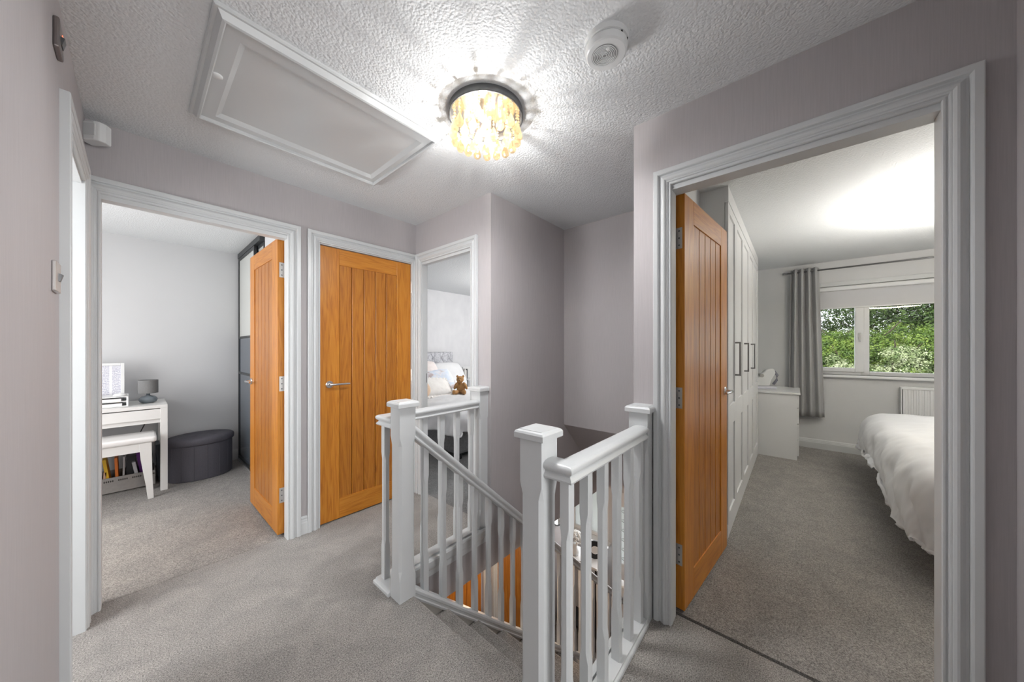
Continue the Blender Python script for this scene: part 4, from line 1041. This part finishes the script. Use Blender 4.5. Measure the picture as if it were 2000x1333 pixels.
t = thing('round_clock', 'black round clock with a white face on the console table', 'clock', (4.10, 2.06, -1.625), R(-62))
obj('case', lathe([(0,0),(.12,0),(.125,.012),(.12,.03),(0,.03)], cz=.125, n=36, axis='y'), black, t, smooth=False, local=True)
obj('face', lathe([(0,-.004),(.05,-.004),(.055,0),(0,0)], cz=.125, n=28, axis='y'), plastic, t, local=True)
# ================================================================== GARDEN
GZ = -2.75
struct('ground', box(5.9, 60, -30, 30, GZ-.1, GZ), noisy('grass', (.05,.10,.02), (.10,.16,.04), 3, rough=.9))
t = thing('garden_fence', 'dark brown boarded fence at the foot of the hedge', 'fence', (23, -3, GZ))
fm = noisy('brown_boards', (.055,.035,.028), (.10,.07,.055), 3, (1,8,.5), rough=.85)
bm = bmesh.new(); y = -14
while y < 5:
    add_box(bm, 22.98, 23.0, y, y+.14, GZ, -.42); y += .15
obj('boards', bm, fm, t)
for k in range(8): obj('post', box(22.90, 22.98, -13.5+k*2.4, -13.4+k*2.4, GZ, -.40), fm, t)
def leafm(name, c1, c2, c3):
    m = M(name, c1, .55); t_ = tex_noise(m, 2.2, (1,1,1), 5, .5); r = ramp(m, t_.outputs['Fac'], [(.35,c1),(.5,c2),(.66,c3)]); col(m, r.outputs[0])
    N, L, b = nodes(m)
    tr = N.new('ShaderNodeBsdfTranslucent'); L.new(r.outputs[0], tr.inputs[0]); mx = N.new('ShaderNodeMixShader'); mx.inputs[0].default_value = .3
    L.new(b.outputs[0], mx.inputs[1]); L.new(tr.outputs[0], mx.inputs[2]); L.new(mx.outputs[0], N['Material Output'].inputs[0]); return m
lgreen = leafm('bright_green_leaves', (.045,.10,.012), (.125,.21,.024), (.25,.34,.055))
dgreen = leafm('dark_green_leaves', (.02,.05,.008), (.05,.10,.018), (.11,.18,.035))
cream = leafm('cream_variegated_leaves', (.12,.20,.05), (.42,.48,.26), (.66,.68,.50))
bark = noisy('bark', (.04,.03,.02), (.09,.07,.05), 12, (1,1,.3), rough=.95)
def leaf_cloud(bm, c, s, n, ls, rng, shell=.55):
    for _ in range(n):
        d = Vector((rng.gauss(0,1), rng.gauss(0,1), rng.gauss(0,1))).normalized(); r = rng.uniform(shell, 1)*(1+.25*fbm(d.x*2, d.y*2, d.z*2+c[0]))
        p = Vector(c)+Vector((d.x*s[0], d.y*s[1], d.z*s[2]))*r
        nr = (d+Vector((rng.uniform(-.7,.7), rng.uniform(-.7,.7), rng.uniform(-.2,1)))).normalized()
        u = nr.orthogonal().normalized(); u.rotate(Matrix.Rotation(rng.uniform(0,6.28), 3, nr)); v = nr.cross(u); l = ls*rng.uniform(.6,1.2)
        bm.faces.new([bm.verts.new(q) for q in (p-u*l*.5, p-v*l*.24-u*.1*l, p+u*l*.6, p+v*l*.24-u*.1*l)])
def bush(name, label, c, s, n, ls, mat, seed, group=None, trunk=None, shell=.55, blobs=7):
    rng = random.Random(seed); t_ = thing(name, label, 'tree' if trunk else 'shrub', (c[0], c[1], GZ), 0, group)
    bm = bmesh.new()
    for k in range(blobs):
        cc = (c[0]+rng.uniform(-.5,.5)*s[0], c[1]+rng.uniform(-.6,.6)*s[1], c[2]+rng.uniform(-.55,.5)*s[2])
        leaf_cloud(bm, cc, (s[0]*.5, s[1]*.5, s[2]*.45), n//blobs, ls, rng, shell)
    obj('foliage', bm, mat, t_)
    bm = bmesh.new(); top = c[2]+s[2]*.6
    add_tube(bm, [(c[0], c[1], GZ), (c[0]+.1, c[1]+.1, (GZ+top)/2), (c[0]+rng.uniform(-.3,.3), c[1]+.2, top)], [.16,.12,.04] if trunk else [.08,.06,.02], 8)
    for k in range(7 if trunk else 3):
        z_ = rng.uniform(c[2]-s[2]*.6, top-.3); a = rng.uniform(0,6.28); L_ = rng.uniform(.5,.95)
        add_tube(bm, [(c[0]+.05, c[1]+.1, z_), (c[0]+L_*s[0]*.4*math.cos(a), c[1]+L_*s[1]*.4*math.sin(a), z_+.5), (c[0]+L_*s[0]*.8*math.cos(a), c[1]+L_*s[1]*.8*math.sin(a), z_+1.0)], [.06,.04,.015], 6)
    obj('trunk', bm, bark, t_)
hd = [(24.6,-8.0),(24.8,-6.2),(24.4,-4.7),(24.7,-3.2),(24.5,-1.7),(24.6,-.2),(24.8,1.5)]
wh = ['rightmost, hidden past the door frame','second from the right end','right of the cream shrub','behind the cream shrub','left of the cream shrub','beside the window frame','leftmost, behind the curtain']
for k, (hx, hy) in enumerate(hd):
    bush('hedge_shrub', 'bright green leafy shrub of the hedge, '+wh[k], (hx, hy, .85), (1.1, 1.35, 1.9), 30000, .10, lgreen, 10+k, 'green shrubs of the garden hedge', blobs=12)
for k, (hx, hy) in enumerate([(23.9,-3.7),(23.95,-1.9)]):
    bush('variegated_shrub', ['cream leaved shrub in the middle of the right window pane','smaller cream leaved shrub seen near the window mullion'][k], (hx, hy, .62 if k == 0 else .30), (.75, 1.45 if k == 0 else .8, 1.05 if k == 0 else .8), 6500, .10, cream, 40+k, blobs=9)
for k, (hx, hy) in enumerate([(28,-9),(28.4,-5.9),(27.8,-3.2),(28.3,-.6),(28,2.2)]):
    bush('background_tree', 'dark green tree with sky gaps behind the hedge, '+['far right','right of centre','centre of the window','left of centre','far left'][k], (hx, hy, 3.6), (1.7, 2.3, 3.0), 17000, .14, dgreen, 60+k, 'trees behind the hedge', trunk=True, shell=.3, blobs=12)
